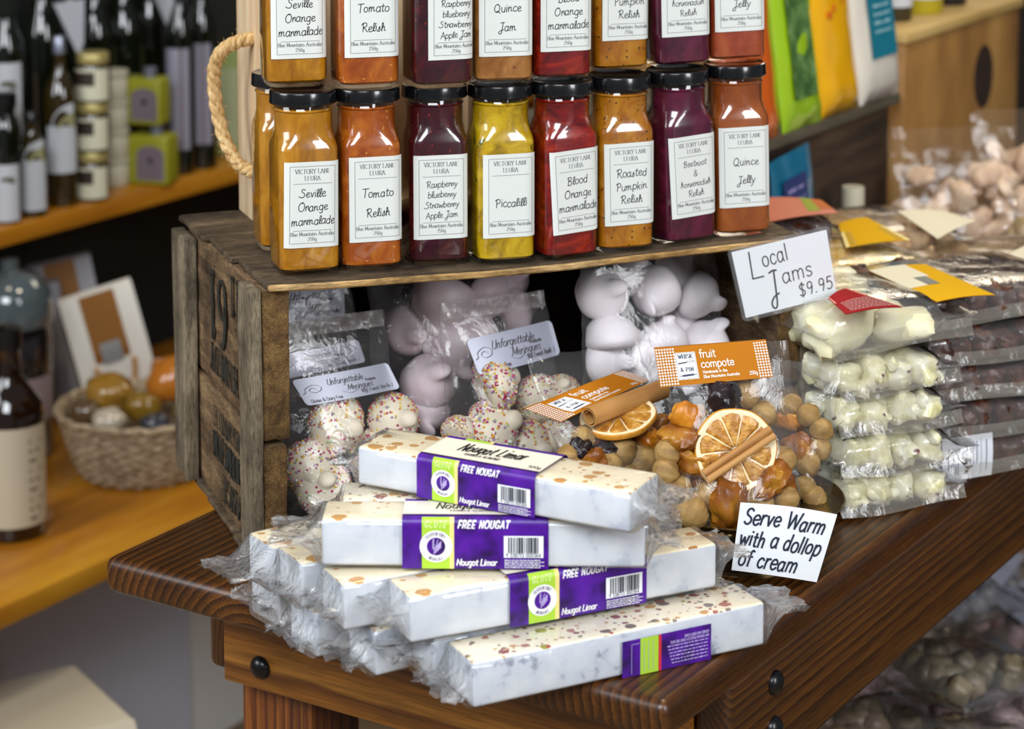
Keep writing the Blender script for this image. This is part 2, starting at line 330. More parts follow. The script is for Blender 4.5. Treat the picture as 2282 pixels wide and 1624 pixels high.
def text(mb, s, size, x, y, mapf, align='c', style='pen', weight=.09, slant=0, spacing=.08, mi=0, alt=False, jitter=0, narrow=1, fit=None, base=0, seed=1):
    """write s; (x, y) is the baseline point; base = slope of the line"""
    r = random.Random(seed*31 + len(s)); wd = text_width(s, size, spacing, alt, narrow)
    if fit and wd > fit: narrow *= fit/wd; wd = fit
    cx = x - (wd/2 if align == 'c' else wd if align == 'r' else 0)
    ca, sa = math.cos(base), math.sin(base)
    for c in s:
        w, st = (AL[c] if alt and c in AL else GL.get(c, GL['o'])); jy = r.uniform(-jitter, jitter); js = 1 + r.uniform(-jitter, jitter)
        for sm, pts in st:
            q = _smooth(pts) if sm and len(pts) > 2 else pts
            def tr(p):
                px = cx + (p[0] + p[1]*slant)*size*narrow*js - x; py = (p[1]*js + jy)*size
                return (x + px*ca - py*sa, y + px*sa + py*ca)
            qq = [tr(p) for p in q]
            if not sm and len(qq) > 2:
                for i in range(len(qq)-1): ribbon(mb, qq[i:i+2], weight*size, style, mapf, mi)
            else: ribbon(mb, qq, weight*size, style, mapf, mi)
            if style == 'roman' and not sm:
                for e, o in ((pts[0], pts[1]), (pts[-1], pts[-2])):
                    if abs(e[1]-o[1]) > .45 and (e[1] in (0, 1, .6, -.35)):
                        ribbon(mb, [tr((e[0]-.1, e[1])), tr((e[0]+.1, e[1]))], weight*size*.85, 'pen', mapf, mi)
        cx += (w + spacing)*size*narrow
def hline(mb, x0, x1, y, w, mapf, mi=0, n=10):
    ribbon(mb, [(x0+(x1-x0)*i/n, y) for i in range(n+1)], w, 'pen', mapf, mi)
def vline(mb, x, y0, y1, w, mapf, mi=0, n=4):
    ribbon(mb, [(x, y0+(y1-y0)*i/n) for i in range(n+1)], w, 'pen', mapf, mi)
def rect(mb, x0, x1, y0, y1, mapf, mi=0, nx=1, ny=1):
    mb.grid(nx, ny, lambda a, b: mapf(x0+(x1-x0)*a, y0+(y1-y0)*b), mi)
def microtext(mb, x0, x1, y, size, mapf, mi=0, seed=0):
    """a line of print too fine to read: broken dashes"""
    r = random.Random(seed); x = x0
    while x < x1:
        l = min(size*r.uniform(.8, 2.6), x1-x); rect(mb, x, x+l, y, y+size*r.uniform(.4, .6), mapf, mi); x += l + size*.45
# ------------------------------------------------------------------ the setting
FLOOR = -0.76
TA = math.radians(32.3)                      # the table, the wall and the counters run 32 degrees off the view
TT = onz(228, 1240, 0); TT.z = 0
def tab(s, l, z=0): return Vector((TT.x + s*math.cos(TA) + l*math.sin(TA), TT.y - s*math.sin(TA) + l*math.cos(TA), z))
paper = P('paper', 'e9ecef', rough=.7); ink = P('ink', '17181c', rough=.8, spec=.2); white_paint = P('white_print', 'f4f2f5', rough=.5)

m = MB(); m.box(-2.2, 3.2, -.3, 5.2, FLOOR-.02, FLOOR)
tag(m.obj('floor', NM('floor_boards', [(.3, '6a5640'), (.7, '8e765a')], 6, sc=(1, 8, 1), rough=.6), smooth=0), kind='structure')
# wall behind the shelves (runs along the table)
def wallbox(name, s0, s1, l0, l1, z0, z1, mat):
    m = MB(); m.box(s0, s1, l0, l1, z0, z1); o = m.obj(name, mat, smooth=0); o.location = (TT.x, TT.y, 0); o.rotation_euler = (0, 0, -TA)
    return tag(o, kind='structure')
dark_wall = NM('dark_green_wall', [(.3, '0a0f0c'), (.7, '101a13')], 5, rough=.8)
wallbox('wall_left', -1.12, -1.07, .1, 3.4, FLOOR, 1.6, dark_wall)
wallbox('wall_back', -1.12, 1.8, 3.35, 3.4, FLOOR, 1.6, NM('brown_back_wall', [(.3, '1c130d'), (.7, '2b1f16')], 4, rough=.8))

# ------------------------------------------------------------------ the table
tbl = thing('wooden_table', 'brown varnished pine table with rounded edges holding the crate and nougat', 'table', (TT.x, TT.y, FLOOR), -TA)
H = -FLOOR
top_wood = ring_wood('varnished_top', '361c0a', '59320f', '7c4a18', ring=46, centre=(.135, 0, H-.055), dist=1.0, dscale=3, rough=.33, coat=.12, bmp=.2)
m = MB(); m.rbox(0, .464, 0, 1.75, H-.027, H, .008, 4); m.obj('tabletop', top_wood, tbl, 50)
apron_wood = ring_wood('varnished_apron', '7a4416', 'b87428', 'cc8a38', ring=12, centre=(.2, .02, H-.21), axis='X', dist=.6, dscale=1.5, rough=.38, coat=.2, bmp=.1)
side_wood = ring_wood('varnished_side', '44240c', '603711', '784a18', ring=75, centre=(.36, 0, H-.12), dist=.5, dscale=1.2, rough=.38, coat=.2, bmp=.15)
leg_wood = ring_wood('varnished_leg', '5a2a10', '82461a', '9a5a22', ring=60, centre=(0, .2, H), axis='Z', dist=.4, rough=.38, coat=.2, bmp=.1)
m = MB(); m.rbox(.031, .429, .097, .117, H-.122, H-.027, .002, 2); m.obj('apron', apron_wood, tbl)
m = MB(); m.rbox(.012, .0305, .102, 1.70, H-.117, H-.027, .006, 3); m.obj('apron', side_wood, tbl)
m = MB(); m.rbox(.4295, .456, .102, 1.70, H-.117, H-.027, .006, 3); m.obj('apron', side_wood, tbl)
m = MB(); m.rbox(.031, .429, 1.68, 1.70, H-.117, H-.027, .002, 2); m.obj('apron', apron_wood, tbl)
for sx in (.0308, .361):
    for ly in (.118, 1.6):
        m = MB(); m.rbox(sx, sx+.068, ly, ly+.062, 0, H-.027, .004, 2); m.obj('leg', leg_wood, tbl)
iron = P('black_iron', '0c0d10', rough=.35, metal=.3, coat=.3)
def bolt(c, axis):
    m = MB(); m.lathe([(.0088*math.cos(a), .0062*math.sin(a)) for a in [i*PI/16 for i in range(9)]][:-1] + [(.0001, .0062)], 20, cap0=True, cap1=True)
    o = m.obj('bolt', iron, tbl, 60); o.location = c; o.rotation_euler = (PI/2, 0, 0) if axis == 'y' else (0, PI/2, 0)
bolt((.0671, .0968, H-.1035), 'y')
for l, z in ((.170, -.051), (.1695, -.0836)): bolt((.4562, l, H+z), 'x')

# ------------------------------------------------------------------ the crate, lying on its side
CB = onz(562, 1282, 0); CB.z = 0; CA = math.radians(20.5)
def cr(u, v, w=0): return Vector((CB.x + u*math.cos(CA) - v*math.sin(CA), CB.y + u*math.sin(CA) + v*math.cos(CA), w))
crate = thing('wooden_crate', 'weathered old wooden fruit crate on its side with stencilled letters, jars on top', 'crate', tuple(CB), CA)
wst = [(.25, '4a3826'), (.45, '80654a'), (.6, 'a68862'), (.78, 'c4a47a')]
cw_end = old_wood('crate_end_board', wst, (14, 1.2, 10)); cw_bat = old_wood('crate_batten', [(.25, '564e44'), (.5, '92846c'), (.75, 'c6b494')], (10, 10, 1.2))
cw_top = old_wood('crate_plank', [(.25, '352c24'), (.45, '665644'), (.65, '8c765a'), (.85, 'b09468')], (1.2, 12, 12))
cw_raw = old_wood('crate_end_grain', [(.3, '4a3622'), (.5, '8c6a40'), (.7, 'b48f58')], (10, 10, 10), 8, 1.0)
cw_edge = old_wood('crate_sawn_edge', [(.3, '9a7038'), (.5, 'd0a464'), (.7, 'ecc890')], (1, 10, 10))
shaded_slat = old_wood('crate_inside', [(.25, '1e1510'), (.5, '3a2a1e'), (.8, '55402c')], (1.2, 8, 8))  # slats darker than the planks: the crate's interior shade put into the colour
def cbox(name, x0, x1, y0, y1, z0, z1, mat, r=.0016, jit=.0007, cuts=5, seed=1, parent=crate):
    m = MB(); m.rbox(x0, x1, y0, y1, z0, z1, r, 2, jit=jit, cuts=cuts, seed=seed); return m.obj(name, mat, parent, 40)
def endboard(x0, x1, z0, z1, seed, y0=0):
    """board whose front end shows raw end grain"""
    m = MB(); m.rbox(x0, x1, y0, .236, z0, z1, .0022, 2, jit=.0011, cuts=6, seed=seed)
    for i, f in enumerate(m.f):
        if sum(m.v[k][1] for k in f)/len(f) < y0 + .004: m.mi[i] = 1
    return m.obj('end_board', [cw_end, cw_raw], crate, 40)
eb1 = endboard(.0100, .0305, .0945, .2035, 3, .004); eb2 = endboard(.0098, .0275, .005, .0905, 5, .002)
cbox('batten', -.0005, .0096, 0, .031, 0.0015, .206, cw_bat, seed=7); cbox('batten', -.002, .0085, .2, .243, .004, .199, cw_bat, seed=9)
endboard(.416, .434, .0945, .2035, 13, .003); endboard(.4165, .434, .005, .0905, 15)
cbox('batten', .4345, .4435, 0, .031, .0015, .206, cw_bat, seed=17); cbox('batten', .4345, .4435, .205, .236, .0015, .206, cw_bat, seed=19)
def plank(y0, y1, z0, z1, mat, seed, sag=0, x0=.0135, x1=.4345, name='plank'):
    m = MB(); m.rbox(x0, x1, y0, y1, z0, z1, .0012, 1, jit=.0008, cuts=12, seed=seed)
    m.v = [(x, y, z - sag*math.sin(PI*min(max((x-x0)/(x1-x0)*1.15, 0), 1))*max(0, 1 - (y-y0)/.12)) for x, y, z in m.v]
    for i, f in enumerate(m.f):
        if y0 < 0 and z0 > .1 and all(m.v[k][1] < y0 + .0022 for k in f): m.mi[i] = 1
    return m.obj(name, [mat, cw_edge], crate, 40)
plank(-.004, .086, .2045, .2095, cw_top, 21, .0035); plank(.088, .158, .2045, .2095, cw_top, 22, 0, .0085); plank(.161, .240, .2045, .2095, cw_top, 23, 0, .0040)
plank(-.002, .076, .0003, .0048, cw_top, 24, 0, .004, .44); plank(.08, .16, .0003, .0048, cw_top, 25, 0, .005, .44); plank(.164, .240, .0003, .0048, cw_top, 26, 0, .006, .44)
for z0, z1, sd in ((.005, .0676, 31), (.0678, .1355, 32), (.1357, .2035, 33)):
    m = MB(); m.rbox(.011, .434, .2365, .2415, z0, z1, .001, 1, jit=.0006, cuts=8, seed=sd); m.obj('slat', shaded_slat, crate, 40)
stencil = P('stencil_ink', '34342f', rough=.9, spec=.1)
def stencil_on(board, rows):
    m = MB()
    for s, y, z, size, nar, wt in rows:   # the crate is upside down, so the words are too
        text(m, s, size, 0, 0, lambda u, v, y=y, z=z: (.0085, y+u, z-v), 'l', 'roman', wt, narrow=nar, spacing=.14, jitter=.03)
    return m.obj('stencil_lettering', stencil, board, 0)
stencil_on(eb1, [('41', .055, .195, .030, 1.1, .13), ('61', .105, .184, .052, .95, .12), ('WM KENNEDY', .034, .128, .020, .78, .15)])
stencil_on(eb2, [('THOMSONVILLE', .036, .080, .015, .86, .13), ('C.H.JOHNSTON', .036, .060, .019, .72, .2), ('Y.LANGE', .036, .033, .019, .95, .15)])

# ------------------------------------------------------------------ pine box with a rope handle, standing on the crate
pine = NM('pale_pine', [(.3, 'c9a67c'), (.5, 'e0c49c'), (.72, 'ecd8b6')], 5, 4, (14, 14, .8), bmp=.05, rough=.6)
pb = thing('pine_box', 'pale pine box with rope handle standing on the crate behind the jars', 'box', tuple(cr(.0525, .135, .2098)), CA)
m = MB(); m.rbox(0, .012, 0, .105, 0, .33, .001, 2); m.obj('side_panel', pine, pb)
m = MB(); m.rbox(.158, .17, 0, .105, 0, .33, .001, 2); m.obj('side_panel', pine, pb)
m = MB(); m.rbox(.0122, .1578, .095, .105, 0, .33, .001, 2); m.obj('back_panel', pine, pb)
m = MB(); m.rbox(.0122, .1578, 0, .0948, .012, .022, .001, 2); m.obj('shelf_panel', pine, pb)
m = MB(); m.rbox(.0122, .1578, 0, .0948, .318, .33, .001, 2); m.obj('shelf_panel', pine, pb)
ctrl = [(.006, .052, .146), (-.003, .052, .146), (-.014, .055, .143), (-.023, .060, .136), (-.027, .066, .124), (-.027, .070, .108), (-.025, .068, .086), (-.021, .062, .066), (-.015, .052, .051), (-.008, .046, .045), (.0, .040, .042), (.006, .038, .042)]
def rope_pts():
    f = []
    for i in range(len(ctrl)-1):
        a = ctrl[max(i-1, 0)]; b = ctrl[i]; c = ctrl[i+1]; d = ctrl[min(i+2, len(ctrl)-1)]
        for k in range(14):
            t = k/14; f.append(Vector([.5*((2*b[j])+(-a[j]+c[j])*t+(2*a[j]-5*b[j]+4*c[j]-d[j])*t*t+(-a[j]+3*b[j]-3*c[j]+d[j])*t**3) for j in range(3)]))
    return f
rp = rope_pts()
rope_m = NM('sisal_rope', [(.3, '9c7440'), (.5, 'd0ab72'), (.7, 'e8cf9e')], 400, 4, (1, 1, .3), bmp=.6, rough=.8)
m = MB()
for strand in range(3):
    pts = []
    for i, p in enumerate(rp):
        t = (rp[min(i+1, len(rp)-1)] - rp[max(i-1, 0)]).normalized(); a = t.cross(Vector((0, 1, .2))).normalized(); b = a.cross(t)
        ph = i*.30 + strand*2*PI/3; pts.append(p + a*.0026*math.cos(ph) + b*.0026*math.sin(ph))
    m.tube(pts, .0031, 8)
for i in range(150):
    k = rnd.randrange(2, len(rp)-2); d = Vector((rnd.uniform(-1, 1), rnd.uniform(-1, .3), rnd.uniform(-1, 1))).normalized()
    p = rp[k] + d*.0048; q = p + d*rnd.uniform(.002, .006) + (rp[k+1]-rp[k])*rnd.uniform(-1, 2)
    m.tube([p, (p+q)/2 + Vector((0, 0, rnd.uniform(-.001, .001))), q], .00012, 3, cap=False)
m.obj('rope_handle', rope_m, pb, 60)
# ------------------------------------------------------------------ jam jars
def jar_glass():
    m, nt, b = nodes('jar_glass'); nt.nodes.remove(b); out = nt.nodes['Material Output']
    tr = nt.nodes.new('ShaderNodeBsdfTransparent'); gl = nt.nodes.new('ShaderNodeBsdfGlossy'); gl.inputs['Roughness'].default_value = .03
    fr = skin(nt)
    c = nt.nodes.new('ShaderNodeMixShader'); nt.links.new(fr, c.inputs[0]); nt.links.new(tr.outputs[0], c.inputs[1]); nt.links.new(gl.outputs[0], c.inputs[2])
    nt.links.new(c.outputs[0], out.inputs[0]); return m
GLASS = jar_glass()
LID = P('black_lid', '0a0b0d', rough=.22, coat=.5)
def section(hw, r, n=6, z=0, grow=0):
    """rounded square; r = hw gives a circle"""
    hw += grow; r = min(r + grow*.6, hw); pts = []
    for k, (sx, sy) in enumerate(((1, 1), (-1, 1), (-1, -1), (1, -1))):
        for i in range(n+1):
            a = k*PI/2 + PI/2*i/n; pts.append((sx*(hw-r) + r*math.cos(a), sy*(hw-r) + r*math.sin(a), z))
    return pts
HW, CR, JH = .0213, .0082, .1285
PROFILE = [(.0008, HW-.004, .006), (.0022, HW-.0012, .0075), (.006, HW, CR), (.088, HW, CR), (.0915, HW-.0004, .0095), (.0955, HW-.0012, .0135), (.099, .0204, .0185), (.1015, .0202, .0202), (.114, .0202, .0202), (.1150, .0211, .0211), (.1162, .0202, .0202), (.1205, .0200, .0200)]
def jar_shell():
    m = MB(); m.loft([section(hw, r, z=z) for z, hw, r in PROFILE]); return m
def jam_mass():
    g = -.0005; prof = [(z, hw, r) for z, hw, r in PROFILE if .003 < z < .1165]; prof.insert(0, (.0042, HW-.0022, .0075))
    m = MB(); m.loft([section(hw, r, z=z, grow=g) for z, hw, r in prof]); return m
def lid_mesh():
    m = MB(); n = 96; rings = []
    for z, r, k in ((.1195, .0226, 0), (.1192, .0230, 1), (.1200, .0235, 1), (.1225, .0233, .5), (.1268, .0232, 0), (.1281, .0228, 0), (.1285, .0220, 0), (.1281, .0205, 0), (.1276, .0196, 0), (.1276, .0001, 0)):
        rings.append([(r*(1 + .004*k*math.cos(i*16*2*PI/n))*math.cos(2*PI*i/n), r*(1 + .004*k*math.cos(i*16*2*PI/n))*math.sin(2*PI*i/n), z) for i in range(n)])
    m.loft(rings); return m
# the label follows the front of the jar: arc-length u from the middle of the front face
def front_path(u, off=.0004):
    h, r = HW + off, CR + off; flat = h - r
    s = abs(u); sg = 1 if u >= 0 else -1
    if s <= flat: return (sg*s, -h)
    a = (s - flat)/r
    if a <= PI/2: return (sg*(flat + r*math.sin(a)), -(flat + r*math.cos(a)))
    return (sg*h, -flat + (s - flat - r*PI/2))
LW, LH, LZ = .0405, .0600, .0505
def label_map(off, du=0, dv=0, rot=0):
    c, s = math.cos(rot), math.sin(rot)
    def f(u, v):
        uu = u*c - v*s + du; vv = u*s + v*c + dv; x, y = front_path(uu, off); return (x, y, LZ + vv)
    return f
label_paper = P('jar_label_paper', 'd5d8d2', rough=.65)
def jam_mat(name, stops, scale=60, bits=None, sss=.25, interp='LINEAR', stretch=(1, 1, 1)):
    m, nt, b = nodes(name); v = coords(nt, stretch); n = noise_tex(nt, v, scale, 5, .6, 1.0)
    r = ramp(nt, stops, interp); nt.links.new(n, r.inputs[0]); c = r.outputs[0]
    if bits:
        vo = nt.nodes.new('ShaderNodeTexVoronoi'); vo.inputs['Scale'].default_value = bits[1]; 
        nz = nt.nodes.new('ShaderNodeTexNoise'); nz.inputs['Scale'].default_value = bits[1]*1.3; nt.links.new(v, nz.inputs[0])
        sv = nt.nodes.new('ShaderNodeVectorMath'); sv.operation = 'SCALE'; sv.inputs[3].default_value = .9/bits[1]; nt.links.new(nz.outputs[1], sv.inputs[0])
        av = nt.nodes.new('ShaderNodeVectorMath'); nt.links.new(v, av.inputs[0]); nt.links.new(sv.outputs[0], av.inputs[1]); nt.links.new(av.outputs[0], vo.inputs['Vector'])
        rr = ramp(nt, [(bits[2], 'ffffff'), (bits[2]+.06, '000000')]); nt.links.new(vo.outputs[0], rr.inputs[0]); c = mixc(nt, rr.outputs[0], c, lin(bits[0]))
    nt.links.new(c, b.inputs['Base Color']); setp(b, rough=.25, sss=sss*.4, scale=.004); b.inputs['Subsurface Radius'].default_value = (1, .6, .3); return m
JAM = {
 'seville': jam_mat('seville_marmalade', [(.3, '8a5405'), (.5, 'ac710a'), (.7, 'c48a1c')], 45, None, .3, stretch=(1.6, 1.6, .7)),
 'tomato': jam_mat('tomato_relish', [(.3, '823506'), (.5, '9e4c0c'), (.68, 'b86618')], 60, ('c88434', 150, .10)),
 'berry': jam_mat('berry_jam', [(.3, '24040b'), (.55, '3a0812'), (.75, '56101c')], 70, ('7c2016', 170, .1), .1),
 'piccalilli': jam_mat('piccalilli_relish', [(.3, '3f4408'), (.40, '9a7a06'), (.55, 'c09c0a'), (.75, 'd4b424')], 60, ('4a5a12', 70, .14)),
 'blood': jam_mat('blood_orange_marmalade', [(.3, '4e0507'), (.5, '780c08'), (.68, '9c240e'), (.8, 'b84018')], 50, None, .2, stretch=(1, 1.6, 2.2)),
 'pumpkin': jam_mat('pumpkin_relish', [(.3, '864a05'), (.5, 'a8680c'), (.7, 'bc8220')], 50, ('33240c', 190, .13)),
 'beetroot': jam_mat('beetroot_relish', [(.3, '32041a'), (.5, '4c0a28'), (.72, '661638')], 55, None, .1),
 'jelly': jam_mat('quince_jelly', [(.3, '7e3a10'), (.5, '924a1a'), (.7, 'a65c28')], 25, None, .35),
 'quince': jam_mat('quince_jam', [(.3, '7c4a14'), (.5, '96602a'), (.7, 'b07c40')], 60, ('5c3410', 90, .12)),
 'quincepink': jam_mat('rosy_quince_jelly', [(.3, '84301a'), (.5, '9c4424'), (.7, 'b46030')], 30, None, .35),
}
shell_me = jar_shell().obj('glass', GLASS).data; jam_me = {k: jam_mass().obj('jam', m).data for k, m in JAM.items()}; lid_me = lid_mesh().obj('lid', LID).data
for o in list(COL.objects):
    if o.name.split('.')[0] in ('glass', 'jam', 'lid') and o.parent is None: bpy.data.objects.remove(o)
def link(name, me, parent):
    o = bpy.data.objects.new(name, me); COL.objects.link(o); o.parent = parent; return o
def jar(loc, yaw, jam, lines, label, group, du=.001, dv=0, rot=0, tilt=0, seed=1, blank=False):
    t = thing('jam_jar', label, 'jar', loc, group=group, rot=(0, tilt, yaw)); t.scale = (1.03,)*3
    link('jam', jam_me[jam], t); link('glass', shell_me, t); link('lid', lid_me, t)
    if blank: return t
    fm = label_map(.00045, du, dv, rot); m = MB(); rect(m, -LW/2, LW/2, -LH/2, LH/2, fm, 0, 26, 1); lab = m.obj('label', label_paper, t, 60)
    tm = label_map(.00062, du, dv, rot); m = MB(); fx, fy = LW/2-.0042, LH/2-.0032; lw = .00022
    for y in (-fy, fy): hline(m, -fx, fx, y, lw, tm, 0, 20)
    for x in (-fx, fx): vline(m, x, -fy, fy, lw, tm)
    text(m, 'VICTORY LANE', .0030, 0, fy-.0049, tm, 'c', 'roman', .10, spacing=.1, fit=2*fx-.0030)
    text(m, 'LEURA', .0030, 0, fy-.0097, tm, 'c', 'roman', .10, spacing=.12)
    hline(m, -fx+.0025, fx-.0025, fy-.0120, lw, tm, 0, 18); hline(m, -fx+.0025, fx-.0025, -fy+.0088, lw, tm, 0, 18)
    text(m, 'Blue Mountains Australia', .0026, 0, -fy+.0052, tm, 'c', 'romans', .10, spacing=.09, fit=2*fx-.0012)
    text(m, '250g', .0025, 0, -fy+.0016, tm, 'c', 'romans', .10)
    m.obj('print', P('grey_print', '4a4d52', rough=.8), lab, 0)
    m = MB(); n = len(lines); y0 = fy-.0128; y1 = -fy+.0088; step = (y0-y1)/(n+.35)
    for i, s in enumerate(lines):
        sz = min(.0058, step*.60); text(m, s, sz, .0004, y0 - step*(i+.92), tm, 'c', 'pen', .085, slant=.12, spacing=.05, alt=True, jitter=.05, fit=2*fx-.0012, base=.02, seed=seed+i)
    m.obj('handwriting', P('pen_ink', '1a1c24', rough=.8, spec=.1), lab, 0)
    return t
ZT = .2096
SE = ['Seville', 'Orange', 'marmalade']; TO = ['Tomato', 'Relish']; RA = ['Raspberry', 'blueberry', 'Strawberry', 'Apple Jam']; BO = ['Blood', 'Orange', 'marmalade']
PU = ['Roasted', 'Pumpkin', 'Relish']; BE = ['Beetroot', '&', 'horseradish', 'Relish']; QJ = ['Quince', 'Jelly']
G1, G2 = 'jam jars in the bottom row on the crate', 'jam jars in the top row'
R = math.radians
low = 'of the bottom row on the crate, under'
jar(cr(0.0500, 0.0340, ZT-.0006), CA-R(2), 'seville', SE, 'golden Seville Orange marmalade jar standing on the crate, front left corner', G1, du=.0010, dv=.0005, rot=R(-1), seed=1)
jar(cr(0.0975, 0.0345, ZT-.0014), CA-R(5), 'tomato', TO, 'orange Tomato Relish jar standing directly on the crate top', G1, du=.0030, dv=.0015, seed=2)
jar(cr(0.1498, 0.0365, ZT-.0026), CA-R(7), 'berry', RA, 'dark Raspberry blueberry Strawberry Apple Jam jar standing directly on the crate', G1, du=.0005, seed=3)
jar(cr(0.1970, 0.0260, ZT-.0032), CA-R(5), 'piccalilli', ['Piccalilli'], 'bright yellow Piccalilli jar with green flecks on the crate', G1, du=.0020, seed=4)
jar(cr(0.2440, 0.0225, ZT-.0034), CA+R(4), 'blood', BO, 'red Blood Orange marmalade jar standing directly on the crate', G1, du=.0024, dv=.0005, rot=R(3), seed=5)
jar(cr(0.2920, 0.0265, ZT-.0026), CA-R(3), 'pumpkin', PU, 'amber Roasted Pumpkin Relish jar with dark seeds, standing directly on the crate', G1, du=.0018, dv=.001, rot=R(1), seed=6)
jar(cr(0.3440, 0.0295, ZT-.0016), CA+R(4), 'beetroot', BE, 'purple Beetroot and horseradish Relish jar standing directly on the crate', G1, du=.0020, dv=.0015, rot=R(2), tilt=R(-1.5), seed=7)
jar(cr(0.3940, 0.0330, ZT-.0004), CA-R(9), 'jelly', QJ, 'Quince Jelly jar at the right end of the crate top, standing on the wood', G1, du=.0010, dv=.003, tilt=R(-1.5), seed=8)
jar(cr(0.0557, 0.1085, ZT), CA-R(4), 'seville', SE, 'golden marmalade jar half hidden behind the front left marmalade jar', G1, blank=True)
ZU = ZT + JH*1.03 + .0002
for u, v, dz, yw, jam, lines, lab, du, dv, sd in (
  (0.0480, 0.0520, -.0006, -6, 'seville', SE, 'pale gold Seville Orange marmalade jar at the left end of the top row', .0015, .001, 11),
  (0.0955, 0.0325, -.0014, -5, 'tomato', TO, 'orange Tomato Relish jar in the top row, second from the left', .0020, .003, 12),
  (0.1470, 0.0220, -.0026, -3, 'berry', RA, 'dark Raspberry blueberry Strawberry Apple Jam jar in the top row', .0080, .001, 13),
  (0.1960, 0.0260, -.0032, -8, 'quince', ['Quince', 'Jam'], 'brown Quince Jam jar in the top row above the Piccalilli', .0015, .001, 14),
  (0.2420, 0.0285, -.0034, -4, 'blood', BO, 'red Blood Orange marmalade jar stacked in the top row', .0022, .002, 15),
  (0.2950, 0.0460, -.0026, -2, 'pumpkin', PU, 'amber Pumpkin Relish jar stacked in the top row', .0040, .004, 16),
  (0.3450, 0.0420, -.0016, -4, 'beetroot', BE, 'purple horseradish Relish jar stacked in the top row', .0025, .004, 17),
  (0.3930, 0.0440, -.0004, -8, 'quincepink', QJ, 'rosy Quince Jelly jar at the right end of the top row', .0015, .004, 18)):
    jar(cr(u, v, ZU+dz), CA+R(yw), jam, lines, lab, G2, du=du, dv=dv, seed=sd, tilt=R(-1.5) if u > .3 else 0)
# ------------------------------------------------------------------ clear bags
FILM = film('cellophane', .018, .6, .08, .30, 36)
FILM_DIM = film('packet_film', .025, .6, .10, .3, 40, hz='d8d2d6')
SEAL = film('sealed_film', .22, 1.8, .2, .8, 120, hz='b8a8a4')
def bag_half(x, z, W, Hh, T, q=2.2):
    a = min(abs(2*x/W), 1); zz = min(max(z/Hh, 0), 1)
    return T * max(0, 1 - a**q)**.6 * min(1, (zz/.08)**.5 if zz > 0 else 0) * min(1, max(0, (1 - zz))*1.15)**.75
class Bag:
    """a cellophane bag: root at the middle of its bottom edge, leaning back"""
    def __init__(s, name, label, cat, loc, yaw, lean, W, Hh, T, group, roll=0, seed=1, q=2.2, crumple=.0022, mat=None, topw=1.0, nz=24):
        s.W, s.H, s.T, s.q, s.topw = W, Hh, T, q, topw
        s.M = Matrix.Translation(loc) @ Matrix.Rotation(yaw, 4, 'Z') @ Matrix.Rotation(-lean, 4, 'X') @ Matrix.Rotation(roll, 4, 'Y')
        s.root = thing(name, label, cat, loc, group=group, rot=tuple(s.M.to_euler()))
        m = MB(); n = 40; rings = []
        for k in range(nz+1):
            z = Hh*k/nz; ring = []; wk = 1 + (topw-1)*k/nz
            for i in range(n):
                a = 2*PI*i/n; x = -math.cos(a); sgn = -1 if i < n/2 else 1
                x = W/2*math.copysign(abs(x)**.8, x); t = bag_half(x, z, W, Hh, T, q)
                p = Vector((x*wk, sgn*(t + .0004), z)); d = noise.noise_vector(p*55 + Vector((seed*7, 0, seed)))
                d2 = noise.noise_vector(p*140 + Vector((seed*3, 5, 0)))
                ring.append(tuple(p + d*crumple + d2*crumple*.45))
            rings.append(ring)
        m.loft(rings, False, False); s.film = m.obj('film', mat or FILM, s.root, 80)
    def px(s, x, y, dy=None):
        """local (x, z) where the line of sight meets the front of the bag"""
        dy = -s.T*.8 if dy is None else dy
        n = s.M.to_3x3() @ Vector((0, 1, 0)); p = onplane(x, y, s.M @ Vector((0, dy, 0)), n); return s.M.inverted() @ p
    def front(s, x, z, off=.0012):
        return (x, -bag_half(min(max(x, -s.W*.42), s.W*.42), z, s.W, s.H, s.T, s.q) - off - .0018, z)
    def seal(s, h=.009):
        m = MB(); wk = s.W*s.topw*.97; m.grid(60, 14, lambda a, b: (wk*(a-.5), -.0012 + .0007*math.sin(a*60*PI)*.5 + .0004*math.sin(b*14*PI), s.H - h + h*1.05*b)); m.obj('seal_strip', SEAL, s.root, 80)
def quadmap(bag, corners, off):
    """corners in the photo TL TR BR BL -> a (u, v) map over the sheet, u and v in metres"""
    c = [bag.px(*p) for p in corners]; w = ((c[1]-c[0]).length + (c[2]-c[3]).length)/2; h = ((c[3]-c[0]).length + (c[2]-c[1]).length)/2
    def f(u, v, off=off):
        a, b = u/w + .5, v/h + .5; p = (c[3]*(1-a) + c[2]*a)*(1-b) + (c[0]*(1-a) + c[1]*a)*b
        return bag.front(p.x, p.z, off)
    return f, w, h
def round_rect(mb, w, h, r, f, mi=0, n=5, nx=14):
    """rounded sheet in (u, v), mapped by f"""
    us = sorted(set([-w/2 + r*(1-math.cos(PI/2*i/n)) for i in range(n+1)] + [w/2 - r*(1-math.cos(PI/2*i/n)) for i in range(n+1)] + [-w/2+r + (w-2*r)*i/nx for i in range(nx+1)]))
    def hv(u):
        d = max(abs(u) - (w/2-r), 0); return h/2 - r + math.sqrt(max(r*r - d*d, 0))
    N = len(us); rows = 5; vs = []
    for k in range(rows):
        t = k/(rows-1)*2-1
        vs += [f(u, t*hv(u)) for u in us]
    mb.add(vs, [(k*N+i, k*N+i+1, (k+1)*N+i+1, (k+1)*N+i) for k in range(rows-1) for i in range(N-1)], mi)
silver = P('silver_label', 'a2a4b2', rough=.35, metal=.15); brown_ink = P('brown_ink', '3a3030', rough=.7)
